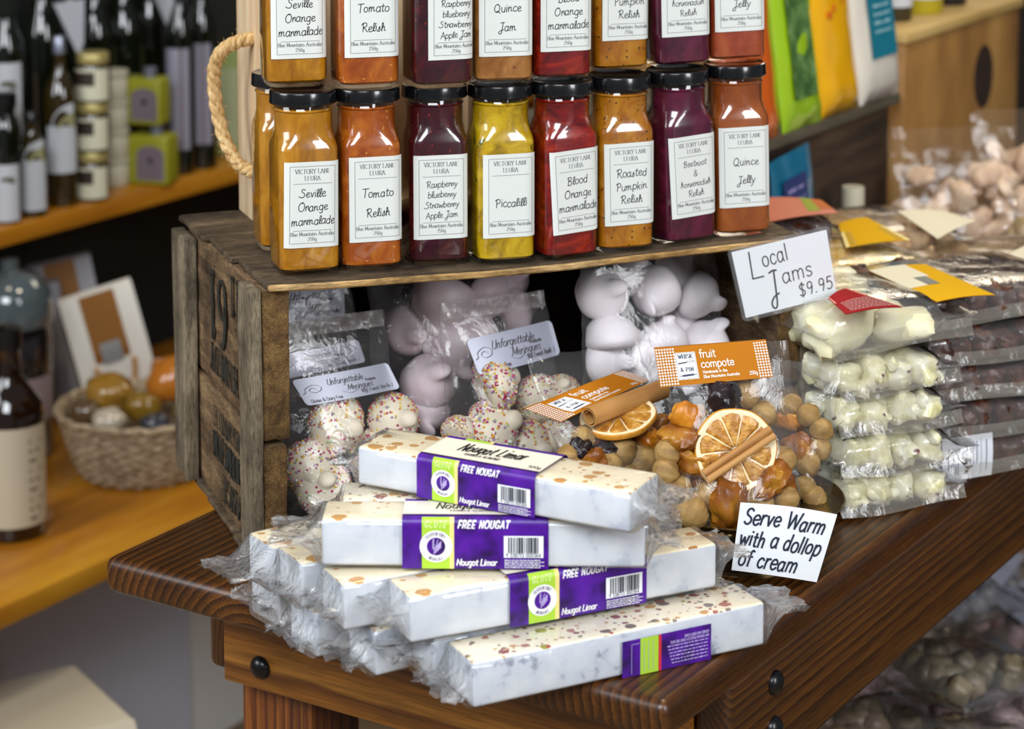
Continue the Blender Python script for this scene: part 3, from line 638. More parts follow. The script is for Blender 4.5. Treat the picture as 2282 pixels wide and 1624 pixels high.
def meringue_label(bag, corners, full=True, wk=.0115):
    f, w, h = quadmap(bag, corners, .0006); m = MB(); round_rect(m, w, h, min(w, h)*.14, f); lab = m.obj('label', silver, bag.root, 60)
    g, _, _ = quadmap(bag, corners, .0009); m = MB(); s = h*.20
    text(m, 'Unforgettable', s*1.12, -w*.02, h*.10, g, 'c', 'calli', .085, slant=.42, spacing=.05, narrow=.92, fit=w*.52)
    text(m, 'Meringues', s*1.02, w*.10, -h*.19, g, 'c', 'calli', .085, slant=.42, spacing=.05, fit=w*.36)
    text(m, 'Products', s*.45, w*.24, h*.02, g, 'c', 'pen', .2)
    text(m, '90g( French Vanilla )', s*.7, w*.44, -h*.37, g, 'r', 'calli', .09, slant=.35, fit=w*.36)
    if full: text(m, 'Gluten & Dairy Free', s*.62, -w*.44, -h*.43, g, 'l', 'pen', .12, fit=w*.32)
    sw = [(-.32+.0, .02), (-.36, .10), (-.40, .02), (-.36, -.08), (-.29, -.02), (-.28, .12), (-.35, .20), (-.43, .10), (-.44, -.02), (-.47, -.08)]
    ribbon(m, _smooth([(a*w, b*h) for a, b in sw]), s*.08, 'calli', g, 0)
    ribbon(m, _smooth([(a*w, b*h) for a, b in [(-.10, -.18), (-.02, -.30), (.06, -.22), (.10, -.10)]]), s*.06, 'calli', g, 0)
    m.obj('lettering', brown_ink, lab, 0); return lab

# ------------------------------------------------------------------ meringues
def meringue_mesh(name, mat, squash=1.0, curl=.011, seed=1, sprinkle=False):
    m = MB(); n = 22; rings = []; prof = [(.0, .4), (.0008, .78), (.003, .95), (.007, 1.0), (.012, .97), (.017, .86), (.0205, .70), (.0230, .52), (.0245, .40), (.0262, .335), (.0280, .31), (.0296, .28), (.0309, .22), (.0317, .13), (.0320, .01)]
    for z, r in prof:
        t = max(0, (z-.018)/.013); cx = curl*t*t*.8; ring = []
        for i in range(n):
            a = 2*PI*i/n; rr = .0205*r*(1 + .022*math.sin(3*a + seed + z*200) + .03*math.sin(a - z*330 + seed) + .03*noise.noise(Vector((math.cos(a)*2, math.sin(a)*2, seed + z*60))))
            ring.append((cx + rr*math.cos(a), rr*math.sin(a), z*squash))
        rings.append(ring)
    m.loft(rings); o = m.obj(name, mat, None, 70); me = o.data; bpy.data.objects.remove(o)
    sp = None
    if sprinkle:
        cols = [P('sprinkle_pink', 'b8386c', rough=.35), P('sprinkle_yellow', 'dcb428', rough=.35), P('sprinkle_orange', 'd07a1e', rough=.35), P('sprinkle_white', 'e0dccc', rough=.35), P('sprinkle_green', 'a2b48a', rough=.35), P('sprinkle_lilac', 'a07cae', rough=.35), P('sprinkle_red', '9c1c34', rough=.35)]
        b = MB(); r = random.Random(seed)
        for k in range(680):
            z = min(.0245, abs(r.gauss(.007, .0085))); j = max(i for i in range(len(prof)-1) if prof[i][0] <= z); t = (z-prof[j][0])/(prof[j+1][0]-prof[j][0])
            rr = .0205*(prof[j][1]*(1-t)+prof[j+1][1]*t); a = r.uniform(0, 2*PI)
            if noise.noise(Vector((math.cos(a)*1.5, math.sin(a)*1.5, seed*3 + z*50))) < -.25: continue
            cx = curl*max(0, (z-.018)/.013)**2
            b.ball((cx + rr*math.cos(a), rr*math.sin(a), z*squash), .00104, 6, 4, mi=r.choice([0, 0, 1, 1, 2, 3, 3, 4, 5, 6]))
        o = b.obj('sprinkles', cols, None, 70); sp = o.data; bpy.data.objects.remove(o)
    return me, sp
mer_plain = P('meringue_white', 'e6dee2', rough=.5, sss=.12, scale=.004); mer_pink = NM('meringue_pink', [(.35, 'd8c2ca'), (.6, 'e2d4d8')], 30, rough=.45, sss=.3, sscale=.004); mer_cream = P('meringue_cream', 'e2d6bf', rough=.5, sss=.2, scale=.003)
PLAIN = [meringue_mesh('meringue', mer_plain, sq, cu, sd) for sq, cu, sd in ((1, .011, 1), (.85, .004, 2), (1.15, .014, 3))]
PINK = [meringue_mesh('meringue', mer_pink, sq, cu, sd) for sq, cu, sd in ((1, .010, 5), (1.25, .012, 6))]
SPRINK = [meringue_mesh('meringue', mer_cream, sq, cu, sd, True) for sq, cu, sd in ((.95, .004, 8), (1.05, .009, 9))]
def meringue(bag, x, y, depth, kind, k, rot, size, label, group):
    """x, y: where it shows; depth: how far behind the front sheet of the bag"""
    p = bag.M @ bag.px(x, y, -bag.T*.75 + depth); me, sp = kind[k % len(kind)]
    R3 = Euler(tuple(math.radians(a) for a in rot)).to_matrix(); c = Vector((0, 0, .013))
    o = bpy.data.objects.new('meringue', me); COL.objects.link(o); o.rotation_euler = R3.to_euler(); size *= .93 if kind is PLAIN else 1; o.scale = (size,)*3
    o.location = p - R3 @ c*size; tag(o, label, 'meringue', group)
    if sp:
        q = bpy.data.objects.new('sprinkles', sp); COL.objects.link(q); q.parent = o; q['kind'] = 'stuff'
    return o
CZ = .0065
# right-hand bag of plain white meringues
b = Bag('meringue_bag', 'clear bag of plain white meringues inside the crate, right side, unlabelled', 'bag', cr(.336, .040, CZ), CA+.06, R(8), .132, .194, .030, 'meringue bags in the crate', seed=2, topw=.9)
gw = 'white meringues in the right-hand bag'
for x, y, d, k, rot, sz, lab in (
  (1345, 652, .022, 0, (62, 0, 20), 1.10, 'white swirled meringue at the top left of the right-hand bag'), (1457, 650, .022, 2, (105, 20, -30), 1.08, 'white meringue with drooping tip, top middle of the right-hand bag'),
  (1562, 662, .022, 0, (110, 0, 60), 1.04, 'white meringue with tip curling right, under the price card'), (1362, 738, .020, 0, (10, 10, 150), 1.12, 'white meringue standing upright with a curled tip, second row left'),
  (1482, 738, .024, 1, (-8, 5, 0), .98, 'flat white meringue lying level in the middle of the right-hand bag'), (1578, 752, .024, 0, (25, 12, 40), 1.02, 'white meringue at the right edge, second row of the bag'),
  (1357, 806, .020, 0, (70, 30, 40), .98, 'white meringue at the lower left behind the small compote bag'), (1442, 800, .020, 2, (60, -30, 200), .95, 'white meringue with its tip pointing down left, above the compote card'),
  (1420, 600, .034, 1, (20, 10, 0), .9, 'white meringue half hidden under the crate top, left one'), (1512, 598, .034, 0, (30, -20, 90), .95, 'white meringue half hidden under the crate top, right one'),
  (1508, 700, .042, 1, (40, 0, 0), .9, 'white meringue at the back of the right-hand bag'), (1530, 815, .026, 1, (40, 20, 10), 1.0, 'white meringue behind the orange compote header')):
    meringue(b, x, y, d, PLAIN, k, rot, sz, lab, gw)
# middle bag of pinkish meringues, further in
b = Bag('meringue_bag', 'clear bag of pale pink meringues, deep in the middle of the crate', 'bag', cr(.190, .110, CZ), CA, R(8), .125, .192, .032, 'meringue bags in the crate', seed=3, mat=FILM_DIM)
gp = 'pink meringues in the middle bag'
for x, y, d, k, rot, sz, lab in (
  (985, 665, .020, 1, (160, 30, 10), 1.25, 'large pale pink meringue hanging tip down at upper left of the middle bag'), (1088, 662, .024, 0, (120, 0, 70), 1.15, 'pink meringue lying on its side at the top of the middle bag'),
  (1052, 735, .022, 0, (12, 0, 60), 1.15, 'pink meringue standing upright left of the silver label'), (1150, 690, .030, 0, (80, 0, 100), 1.05, 'pink meringue at the upper right of the middle bag'),
  (1005, 770, .022, 1, (150, 0, 30), 1.1, 'pink meringue in the second row, tip down'), (915, 735, .034, 0, (90, 0, 0), 1.1, 'shadowed meringue at the left edge of the middle bag'),
  (955, 850, .020, 1, (50, 10, 0), 1.1, 'pink meringue low between the two silver labels'), (1130, 620, .036, 0, (60, 0, 30), 1.0, 'pink meringue just under the crate top'), (940, 920, .024, 0, (120, 10, 0), 1.05, 'pink meringue low behind the left sprinkled bag')):
    meringue(b, x, y, d, PINK, k, rot, sz, lab, gp)
# sprinkled bags
GB = 'labelled meringue bags'
b3 = Bag('meringue_bag', 'shadowed meringue bag with silver label, rearmost at the left inside the crate', 'bag', cr(.078, .178, CZ), CA-.02, R(4), .085, .195, .014, GB, seed=4, mat=FILM_DIM)
meringue_label(b3, [(612, 640), (770, 634), (773, 706), (612, 722)], False)
b2 = Bag('meringue_bag', 'meringue bag with silver label tucked between the front left bag and the rearmost one', 'bag', cr(.078, .125, CZ), CA+.10, R(8), .090, .172, .014, GB, seed=5, mat=FILM_DIM); b2.seal()
meringue_label(b2, [(604, 797), (804, 758), (820, 808), (612, 850)], False)
b = Bag('meringue_bag', 'bag of sprinkled meringues with silver label at the front left of the crate', 'bag', cr(.0865, .064, CZ), CA+.10, R(14), .098, .152, .026, GB, seed=6); b.seal(.012)
meringue_label(b, [(660, 848), (878, 808), (905, 866), (690, 905)])
gs = 'sprinkled meringues in the left bag'
for x, y, d, k, rot, sz, lab in (
  (757, 945, .018, 0, (88, 20, 40), 1.12, 'sprinkled meringue under the front left silver label'), (884, 935, .018, 0, (70, 20, 30), 1.02, 'sprinkled meringue to the right, just behind the top nougat bar'),
  (690, 1045, .018, 1, (100, 10, 10), 1.0, 'sprinkled meringue beside the lower crate end board'), (722, 1082, .008, 0, (50, 10, 0), 1.02, 'sprinkled meringue lying low at the left end of the nougat'),
  (830, 1020, .022, 1, (90, 0, 0), 1.0, 'sprinkled meringue mostly hidden behind the nougat stack')):
    meringue(b, x, y, d, SPRINK, k, rot, sz, lab, gs)
b = Bag('meringue_bag', 'bag of sprinkled meringues with silver label, front middle of the crate', 'bag', cr(.2155, .044, CZ), CA+.12, R(14), .100, .160, .028, GB, seed=8, topw=.92); b.seal(.012)
meringue_label(b, [(1055, 757), (1250, 712), (1268, 790), (1078, 838)])
gs = 'sprinkled meringues in the middle bag'
for x, y, d, k, rot, sz, lab in (
  (1108, 855, .016, 1, (75, 10, 110), 1.05, 'sprinkled meringue directly below the middle silver label'), (1110, 952, .012, 0, (60, 0, 70), 1.12, 'large sprinkled meringue in the centre of the middle bag'),
  (1200, 890, .026, 1, (80, 20, 0), .92, 'shadowed sprinkled meringue right of centre in the middle bag'), (1252, 870, .022, 0, (40, 0, 0), .75, 'small white sprinkled meringue above the left compote bag'),
  (1022, 955, .014, 1, (-60, 20, 0), .62, 'small upturned meringue with hollow base at the left of the middle bag'), (1040, 1025, .014, 0, (70, 0, 20), .95, 'sprinkled meringue low at the left behind the nougat label'),
  (1185, 1000, .018, 0, (85, 0, 40), 1.0, 'sprinkled meringue low at the right behind the nougat label'), (1240, 985, .02, 1, (70, 10, 0), .9, 'sprinkled meringue behind the left compote bag edge')):
    meringue(b, x, y, d, SPRINK, k, rot, sz, lab, gs)
# ------------------------------------------------------------------ nougat bars in cellophane
def nougat_top(name, stops, scale, thr, base, second=None):
    m, nt, b = nodes(name); v = coords(nt, (.85, 1, 1)); wob = noise_tex(nt, v, 120, 3)
    vv = nt.nodes.new('ShaderNodeVectorMath'); vv.operation = 'ADD'; sc = nt.nodes.new('ShaderNodeVectorMath'); sc.operation = 'SCALE'; sc.inputs[3].default_value = .0035
    nz = nt.nodes.new('ShaderNodeTexNoise'); nz.inputs['Scale'].default_value = 160; nt.links.new(v, nz.inputs[0]); nt.links.new(nz.outputs[1], sc.inputs[0]); nt.links.new(v, vv.inputs[0]); nt.links.new(sc.outputs[0], vv.inputs[1])
    def layer(c, scale, thr, colstops, seedoff):
        mp = nt.nodes.new('ShaderNodeMapping'); mp.inputs['Location'].default_value = seedoff; nt.links.new(vv.outputs[0], mp.inputs[0])
        vo = nt.nodes.new('ShaderNodeTexVoronoi'); vo.inputs['Scale'].default_value = scale; vo.inputs['Randomness'].default_value = 1; nt.links.new(mp.outputs[0], vo.inputs['Vector'])
        sp = nt.nodes.new('ShaderNodeSeparateColor'); nt.links.new(vo.outputs[1], sp.inputs[0])
        th = nt.nodes.new('ShaderNodeMath'); th.operation = 'MULTIPLY_ADD'; th.inputs[1].default_value = thr*1.3; th.inputs[2].default_value = -thr*.25; nt.links.new(sp.outputs[0], th.inputs[0])
        lt = nt.nodes.new('ShaderNodeMath'); lt.operation = 'LESS_THAN'; nt.links.new(vo.outputs[0], lt.inputs[0]); nt.links.new(th.outputs[0], lt.inputs[1])
        r = ramp(nt, colstops, 'CONSTANT' if len(colstops) > 3 else 'LINEAR'); nt.links.new(sp.outputs[1], r.inputs[0]); return mixc(nt, lt.outputs[0], c, r.outputs[0])
    bn = ramp(nt, [(.3, base[0]), (.7, base[1])]); nt.links.new(wob, bn.inputs[0])
    c = layer(bn.outputs[0], scale, thr, stops, (0, 0, 0))
    if second: c = layer(c, *second, (.31, .17, .5))
    nt.links.new(c, b.inputs['Base Color']); setp(b, rough=.5, sss=.1, scale=.002); return m
NT_ALM = nougat_top('almond_nougat', [(.2, 'b07a38'), (.8, 'cc9a54')], 92, .44, ('efe0bc', 'f4e8cc'), (190, .25, [(0, 'c79a5c'), (1, 'b07c40')]))
NT_FRU = nougat_top('fruit_nougat', [(0, '8a3a40'), (.3, 'a86a60'), (.5, '9c9440'), (.65, 'c8955a'), (.8, '6a5a58')], 130, .5, ('ece0c4', 'f2e9d4'), (230, .42, [(0, '7c3c44'), (.4, 'c0a070'), (.7, '8a7a70'), (.85, 'a84a44')]))
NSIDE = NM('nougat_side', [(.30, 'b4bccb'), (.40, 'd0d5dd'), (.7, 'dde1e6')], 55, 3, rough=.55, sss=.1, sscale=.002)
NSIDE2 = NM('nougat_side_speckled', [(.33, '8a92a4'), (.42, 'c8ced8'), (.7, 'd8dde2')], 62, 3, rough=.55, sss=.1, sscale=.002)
WRAP = film('nougat_wrap', .03, .7, .12, .10, 40); TUFT = film('crumpled_wrap', .08, 1.5, .1, .8, 90, hz='eceff4')
PURPLE = NM('purple_sleeve', [(.3, '26044a'), (.5, '440a86'), (.7, '54129a')], 70, 2, rough=.4); GREEN = P('lime_print', 'aad23a', rough=.4); CREAM = P('cream_print', 'eee6d4', rough=.45); YEL = P('yellow_stripe', 'f0dc8a', rough=.4); LILAC = P('lilac_print', 'b9a8dc', rough=.5); REDP = P('red_print', 'c8303c', rough=.4); PALEG = P('pale_green_print', 'd8ee9a', rough=.4)
def bar(P0, yaw, L, h, D, z0, label, top=NT_ALM, side=NSIDE, sleeve=None, back=False, seed=1, tilt=0, roll=0, tuft=(.03, .03), detail=True, zs=(0, 1)):
    t = thing('nougat_bar', label, 'nougat', (P0.x, P0.y, z0), group='wrapped nougat bars', rot=(roll, tilt, yaw))
    m = MB(); m.rbox(0, L, 0, D, .0006, h, .0022, 3)
    for i, f in enumerate(m.f):
        c = sum((Vector(m.v[k]) for k in f), Vector())/len(f)
        if c.z > h - .0008: m.mi[i] = 1
    m.obj('nougat', [side, top], t, 50)
    # cellophane: snug over the bar, gathered into crumpled ends
    m = MB(); rr = random.Random(seed); N = 36; rings = []
    def sec(x, ky, kz, cz, amp, sd):
        ring = []
        for i in range(N):
            a = 2*PI*i/N; ux = max(-1, min(1, 1.25*math.cos(a))); uz = max(-1, min(1, 1.25*math.sin(a)))
            p = Vector((x, D/2 + ux*(D/2+.0014)*ky, cz + uz*(h/2+.0012)*kz)); d = noise.noise_vector(Vector((x*70+sd, i*.55, seed*5)))
            ring.append(tuple(p + Vector((d.x*amp*1.2, d.y*amp, d.z*amp))))
        return ring
    tl, tr2 = tuft; c0 = h*.5; e0 = h*rr.uniform(.3, .75); e1 = h*rr.uniform(.35, .8)
    rings += [sec(-tl, 1.10, .10, e0, .0060, 1), sec(-tl*.72, 1.06, .12, e0, .0048, 2), sec(-tl*.45, .98, .16, e0, .0036, 3), sec(-tl*.25, .96, .42, (e0+c0)/2, .0026, 4), sec(-tl*.10, .98, .82, c0, .0014, 5)]
    rings2 = [sec(-.0012, 1, 1, c0, .0003, 6)] + [sec(L*k/8, 1, 1, c0, .0004, 7+k) for k in range(1, 8)] + [sec(L+.0012, 1, 1, c0, .0003, 20)]
    rings3 = [sec(L+tr2*.10, .98, .82, c0, .0014, 21), sec(L+tr2*.25, .96, .42, (e1+c0)/2, .0026, 22), sec(L+tr2*.45, .98, .16, e1, .0036, 23), sec(L+tr2*.72, 1.06, .12, e1, .0048, 24), sec(L+tr2, 1.10, .10, e1, .0060, 25)]
    allr = rings + rings2 + rings3; a, b_ = len(rings), len(rings)+len(rings2)-1
    m.loft(allr, False, False)
    for i in range(len(m.f)):
        if i // N < a or i // N >= b_: m.mi[i] = 1
    m.obj('wrapper', [WRAP, TUFT], t, 75)
    if not sleeve: return t
    x0, x1 = sleeve; Ls = x1-x0; r = .0026
    def sm(x, s, off):   # x along the bar; s round it: 0 front foot, h front top, h+D back top, 2h+D back foot
        o = off
        if s < h - r: return (x, -o, s)
        if s < h + r:
            a = (s-h+r)/(2*r)*PI/2; return (x, r - (r+o)*math.cos(a), h - r + (r+o)*math.sin(a))
        if s < h + D - r: return (x, s-h, h+o)
        if s < h + D + r:
            a = (s-h-D+r)/(2*r)*PI/2; return (x, D - r + (r+o)*math.sin(a), h - r + (r+o)*math.cos(a))
        return (x, D+o, max(2*h + D - s, 0))
    B0 = .0020
    def band(mb, xa, xb, sa, sb, off, mi):
        n = max(2, int((sb-sa)/.0012)); mb.grid(1, n, lambda a, b: sm(xa+(xb-xa)*a, sa+(sb-sa)*b, off), mi)
    fx = lambda k: x0 + Ls*k
    m = MB(); slv = [PURPLE, GREEN, CREAM, YEL, P('black_edge', '15121a', rough=.4), REDP]
    if back:     # the reverse of the sleeve shows, upside down
        zb = h*.80
        band(m, x0, x1, 0, zb, B0, 0); band(m, fx(.20), fx(.40), 0, zb, B0+.0002, 1); band(m, fx(.40), fx(.435), 0, zb, B0+.0002, 5)
        sl_ = m.obj('sleeve', slv, t, 60); f = lambda u, v: sm(u, v, B0+.0005); m = MB()
        def up(u0, v0): return lambda u, v: sm(u0 - u, v0 - v, B0+.0005)
        for i, s in enumerate(['LEGUMES AND CHERRY STONES', 'MAY CONTAIN TRACES OF OTHER TREE NUTS,']):
            text(m, s, h*.055, 0, 0, up(fx(.97), zb*.95 - (2-i)*-0 - h*(.16 - .085*(1-i))), 'l', 'pen', .16, fit=Ls*(.28 if i == 0 else .44))
        for i in range(6): microtext(m, fx(.50 + .01*i), fx(.96), zb*.60 - i*h*.075, h*.05, f, 0, 40+i)
        for i in range(3): vline(m, fx(.24 + i*.05), h*.06, zb*.9, .00025, f)
        vline(m, fx(.1), h*.06, zb*.88, .0003, f); hline(m, fx(.1), fx(.19), zb*.88, .0003, f)
        m.obj('print', LILAC, sl_, 0); return t
    smax = 2*h + D*1.0
    band(m, x0, x1, 0.0, smax - h*.1, B0, 0); o = B0 + .0002
    band(m, fx(.135), fx(.325), 0, h+.0012, o, 1); band(m, fx(.325), fx(.355), 0, h+.0012, o, 3)
    band(m, x0, x1, h+.0042, h+D-.0062, o, 2); band(m, x0, x1, h+.0030, h+.0044, o+.0001, 4); band(m, fx(.16), fx(.40), h+D-.0060, h+D+.002, o, 1); band(m, fx(.37), fx(.40), h+D-.0060, h+D+.002, o+.0001, 3)
    sl_ = m.obj('sleeve', slv, t, 60)
    if not detail: return t
    tf = B0 + .0005; f = lambda u, v: sm(u, v, tf); cx, cz, Rr = fx(.232), h*.47, h*.335
    # round emblem: white ring with lettering, purple disc, ear of wheat
    m = MB(); n = 40; g = lambda u, v, o=tf: sm(cx+u, cz+v, o)
    m.add([g(0, 0)] + [g(Rr*math.cos(2*PI*i/n), Rr*math.sin(2*PI*i/n)) for i in range(n)], [(0, i+1, (i+1) % n + 1) for i in range(n)], 0)
    g2 = lambda u, v: g(u, v, tf+.0002)
    m.add([g2(0, 0)] + [g2(Rr*.56*math.cos(2*PI*i/n), Rr*.56*math.sin(2*PI*i/n)) for i in range(n)], [(0, i+1, (i+1) % n + 1) for i in range(n)], 1)
    g3 = lambda u, v: g(u, v, tf+.0004)
    for q, fl in ((.18, 1), (.34, -1), (.05, 1), (.2, -1), (-.1, 1), (.05, -1)):
        ribbon(m, _smooth([(fl*Rr*(-.02) - Rr*.1, Rr*(q-.3)), (fl*Rr*.14 - Rr*.05, Rr*(q-.12)), (fl*Rr*.22 + Rr*.08, Rr*(q+.12))]), Rr*.07, 'calli', g3, 2)
    ribbon(m, _smooth([(-Rr*.12, -Rr*.5), (-Rr*.04, -Rr*.1), (Rr*.12, Rr*.42)]), Rr*.05, 'pen', g3, 2)
    for word, ac, flip in (('GLUTEN FREE', PI/2, 1), ('NOUGAT', -PI/2, -1)):
        rad = Rr*.70 if flip == 1 else Rr*.90
        def arc(u, v, ac=ac, flip=flip, rad=rad):
            an = ac - flip*u/(Rr*.78); q = rad + flip*v; return g(q*math.cos(an), q*math.sin(an), tf+.0003)
        text(m, word, Rr*.20, 0, 0, arc, 'c', 'roman', .13, mi=3, spacing=.16 if flip == 1 else .24, narrow=.8)
    m.obj('emblem', [white_print(), PURPLE, LILAC, P('grey_purple_print', '5a5470', rough=.6)], sl_, 0)
    # bar code
    m = MB(); bx0, bx1, bz0, bz1 = fx(.695), fx(.965), h*.24, h*.70; rect(m, bx0, bx1, bz0, bz1, f, 0); r2 = random.Random(5); x = bx0 + Ls*.03
    fb = lambda u, v: sm(u, v, tf+.0003)
    while x < bx1 - Ls*.03:
        w = Ls*.0042*r2.choice([1, 1, 2, 3]); rect(m, x, min(x+w, bx1-Ls*.02), bz0 + h*.10, bz1 - h*.03, fb, 1); x += w + Ls*.0042*r2.choice([1, 1, 2])
    text(m, '9 338713 000364', h*.075, (bx0+bx1)/2, bz0+h*.018, fb, 'c', 'pen', .12, mi=1, spacing=.14, fit=Ls*.25)
    m.obj('bar_code', [P('code_white', 'eef0f4', rough=.5), P('code_black', '1c2230', rough=.6)], sl_, 0)
    # lettering
    m = MB(); text(m, 'FREE NOUGAT', h*.115, fx(.38), h*.86, f, 'l', 'pen', .24, slant=.28, spacing=.22, mi=0, fit=Ls*.44)
    text(m, 'Nougat Limar', h*.13, fx(.37), h*.075, f, 'l', 'calli', .17, slant=.2, spacing=.03, mi=0, fit=Ls*.28)
    for i in range(5): microtext(m, fx(.70), fx(.70 + .27*(1 if i % 2 else .9)), h*(.18 - .038*i), h*.032, f, 0, i)
    m.obj('lettering', white_print(), sl_, 0)
    m = MB(); text(m, 'GLUTE', h*.10, fx(.23), h*.87, f, 'c', 'pen', .22, slant=.28, spacing=.3, fit=Ls*.17); m.obj('lettering', PALEG, sl_, 0)
    m = MB(); ft = lambda u, v: sm(u, h + .0042 + v, tf); wd = D - .0104
    text(m, 'Nougat Limar', wd*.42, fx(.50), wd*.42, ft, 'c', 'calli', .085, slant=.25, spacing=.12, alt=False, jitter=.06, fit=Ls*.56)
    text(m, 'VANILLA ALMOND', wd*.11, fx(.47), wd*.20, ft, 'c', 'pen', .12, spacing=.25, fit=Ls*.30)
    text(m, '500g', wd*.11, fx(.93), wd*.12, ft, 'c', 'pen', .12)
    m.obj('lettering', ink, sl_, 0)
    m = MB(); fe = lambda u, v: sm(u, h + .0031 + v, tf+.0002); text(m, 'Creamy soft French style nougat', .0009, fx(.48), .0002, fe, 'c', 'pen', .14, fit=Ls*.5); m.obj('lettering', P('edge_print', 'd8d4dc', rough=.6), sl_, 0)
    return t
def white_print(): return MATS['white_print']
hB = .0310
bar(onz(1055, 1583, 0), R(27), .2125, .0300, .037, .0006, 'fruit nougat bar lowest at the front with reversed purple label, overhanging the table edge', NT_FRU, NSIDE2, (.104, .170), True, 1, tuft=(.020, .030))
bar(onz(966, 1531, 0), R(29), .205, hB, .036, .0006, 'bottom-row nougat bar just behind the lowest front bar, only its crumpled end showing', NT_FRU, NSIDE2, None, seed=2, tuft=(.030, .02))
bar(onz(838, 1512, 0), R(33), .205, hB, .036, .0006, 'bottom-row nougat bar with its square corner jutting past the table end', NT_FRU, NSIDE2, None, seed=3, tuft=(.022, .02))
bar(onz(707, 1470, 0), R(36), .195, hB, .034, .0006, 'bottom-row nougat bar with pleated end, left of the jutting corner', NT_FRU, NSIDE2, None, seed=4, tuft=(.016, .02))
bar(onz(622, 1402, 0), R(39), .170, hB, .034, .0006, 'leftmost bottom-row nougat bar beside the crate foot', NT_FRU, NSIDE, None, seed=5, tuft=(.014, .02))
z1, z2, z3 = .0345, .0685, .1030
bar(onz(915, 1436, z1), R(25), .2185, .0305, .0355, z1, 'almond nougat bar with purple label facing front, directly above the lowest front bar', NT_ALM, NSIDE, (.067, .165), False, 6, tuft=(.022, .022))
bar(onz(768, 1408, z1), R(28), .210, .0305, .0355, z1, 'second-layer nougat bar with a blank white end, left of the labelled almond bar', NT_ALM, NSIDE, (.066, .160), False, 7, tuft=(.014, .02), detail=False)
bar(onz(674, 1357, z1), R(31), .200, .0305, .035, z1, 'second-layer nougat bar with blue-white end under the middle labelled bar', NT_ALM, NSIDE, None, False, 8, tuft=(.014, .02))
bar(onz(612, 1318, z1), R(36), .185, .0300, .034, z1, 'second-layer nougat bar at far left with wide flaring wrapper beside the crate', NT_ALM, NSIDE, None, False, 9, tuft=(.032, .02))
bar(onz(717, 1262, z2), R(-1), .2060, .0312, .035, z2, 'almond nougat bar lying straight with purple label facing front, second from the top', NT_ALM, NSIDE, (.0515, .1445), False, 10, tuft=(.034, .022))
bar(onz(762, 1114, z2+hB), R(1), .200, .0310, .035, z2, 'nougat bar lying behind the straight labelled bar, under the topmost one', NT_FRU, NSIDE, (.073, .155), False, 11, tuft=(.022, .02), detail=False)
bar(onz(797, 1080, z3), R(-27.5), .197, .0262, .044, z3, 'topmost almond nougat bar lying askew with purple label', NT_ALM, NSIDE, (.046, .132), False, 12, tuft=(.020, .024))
# ------------------------------------------------------------------ cake stand with bags of fruit compote
STZ = .043
_F = onz(1655, 1183, STZ); _dir = Vector((_F.x, _F.y, 0)).normalized()
SR = .074; SC = Vector((_F.x, _F.y, 0)) + _dir*SR
metal = NM('aged_metal', [(.3, '5c5038'), (.7, 'a89468')], 30, metal=.95, rough=.22)
st = thing('cake_stand', 'low tarnished metal cake stand under the fruit compote bags', 'cake stand', (SC.x, SC.y, 0))
m = MB(); m.lathe([(.0001, STZ-.006), (.060, STZ-.006), (.069, STZ-.004), (SR-.001, STZ-.0012), (SR, STZ), (SR-.0012, STZ+.0008), (.068, STZ-.0022), (.058, STZ-.0040), (.0001, STZ-.0042)], 64, cap0=False, cap1=False); m.obj('plate', metal, st, 60)
m = MB(); m.lathe([(.048, .0002), (.048, .002), (.034, .006), (.020, .012), (.014, .020), (.017, .030), (.028, STZ-.0062)], 48); m.obj('pedestal', metal, st, 60)
fig_m = NM('dried_fig', [(.3, '6e5228'), (.5, '96743e'), (.7, 'b4945a')], 120, 4, (1, 1, .25), bmp=.7, bd=.002, rough=.65)
apri_m = NM('dried_apricot', [(.3, '643410'), (.5, '8a5014'), (.7, 'ae7a22')], 60, 4, bmp=.4, bd=.002, rough=.35, sss=.3, sscale=.004); apri_y = NM('dried_peach', [(.3, '9a540e'), (.5, 'bc7414'), (.7, 'd8962e')], 60, 4, bmp=.4, bd=.002, rough=.35, sss=.3, sscale=.004)
prune_m = NM('prune', [(.3, '0e0a0c'), (.7, '2a1c20')], 90, 4, bmp=.7, bd=.003, rough=.3)
def fig_mesh(seed, R0):
    m = MB()
    def disp(d):
        a = math.atan2(d.y, d.x); return 1 + .045*math.sin(a*15 + seed + d.z*2)*(1-d.z*d.z) + .05*noise.noise(d*2.2 + Vector((seed, 0, 0))) + (.12 if d.z > .93 else 0)
    m.ball((0, 0, 0), (R0, R0, R0*.9), 34, 16, disp); o = m.obj('f', fig_m, None, 80); me = o.data; bpy.data.objects.remove(o); return me
def chunk_mesh(seed, R0, mat, flat=.55):
    m = MB()
    def disp(d): return 1 + .35*noise.noise(d*1.3 + Vector((seed*3, 1, 0))) + .16*noise.noise(d*3.2 + Vector((0, seed, 2))) + .07*noise.noise(d*7 + Vector((0, seed, 5)))
    m.ball((0, 0, 0), (R0, R0*flat, R0*.85), 26, 16, disp); o = m.obj('c', mat, None, 50); me = o.data; bpy.data.objects.remove(o); return me
FIG = [fig_mesh(i, .0090) for i in range(3)]; APR = [chunk_mesh(i, .0130, apri_m) for i in range(3)]; PEA = [chunk_mesh(i+5, .0125, apri_y) for i in range(2)]; PRU = [chunk_mesh(i+9, .0120, prune_m, .8) for i in range(2)]
FR = {'fig': ('dried_fig', FIG, 'dried fig', 'fig'), 'apr': ('dried_apricot', APR, 'dark orange dried apricot piece', 'dried fruit'), 'pea': ('dried_peach', PEA, 'golden dried peach piece', 'dried fruit'), 'pru': ('prune', PRU, 'black prune', 'dried fruit')}
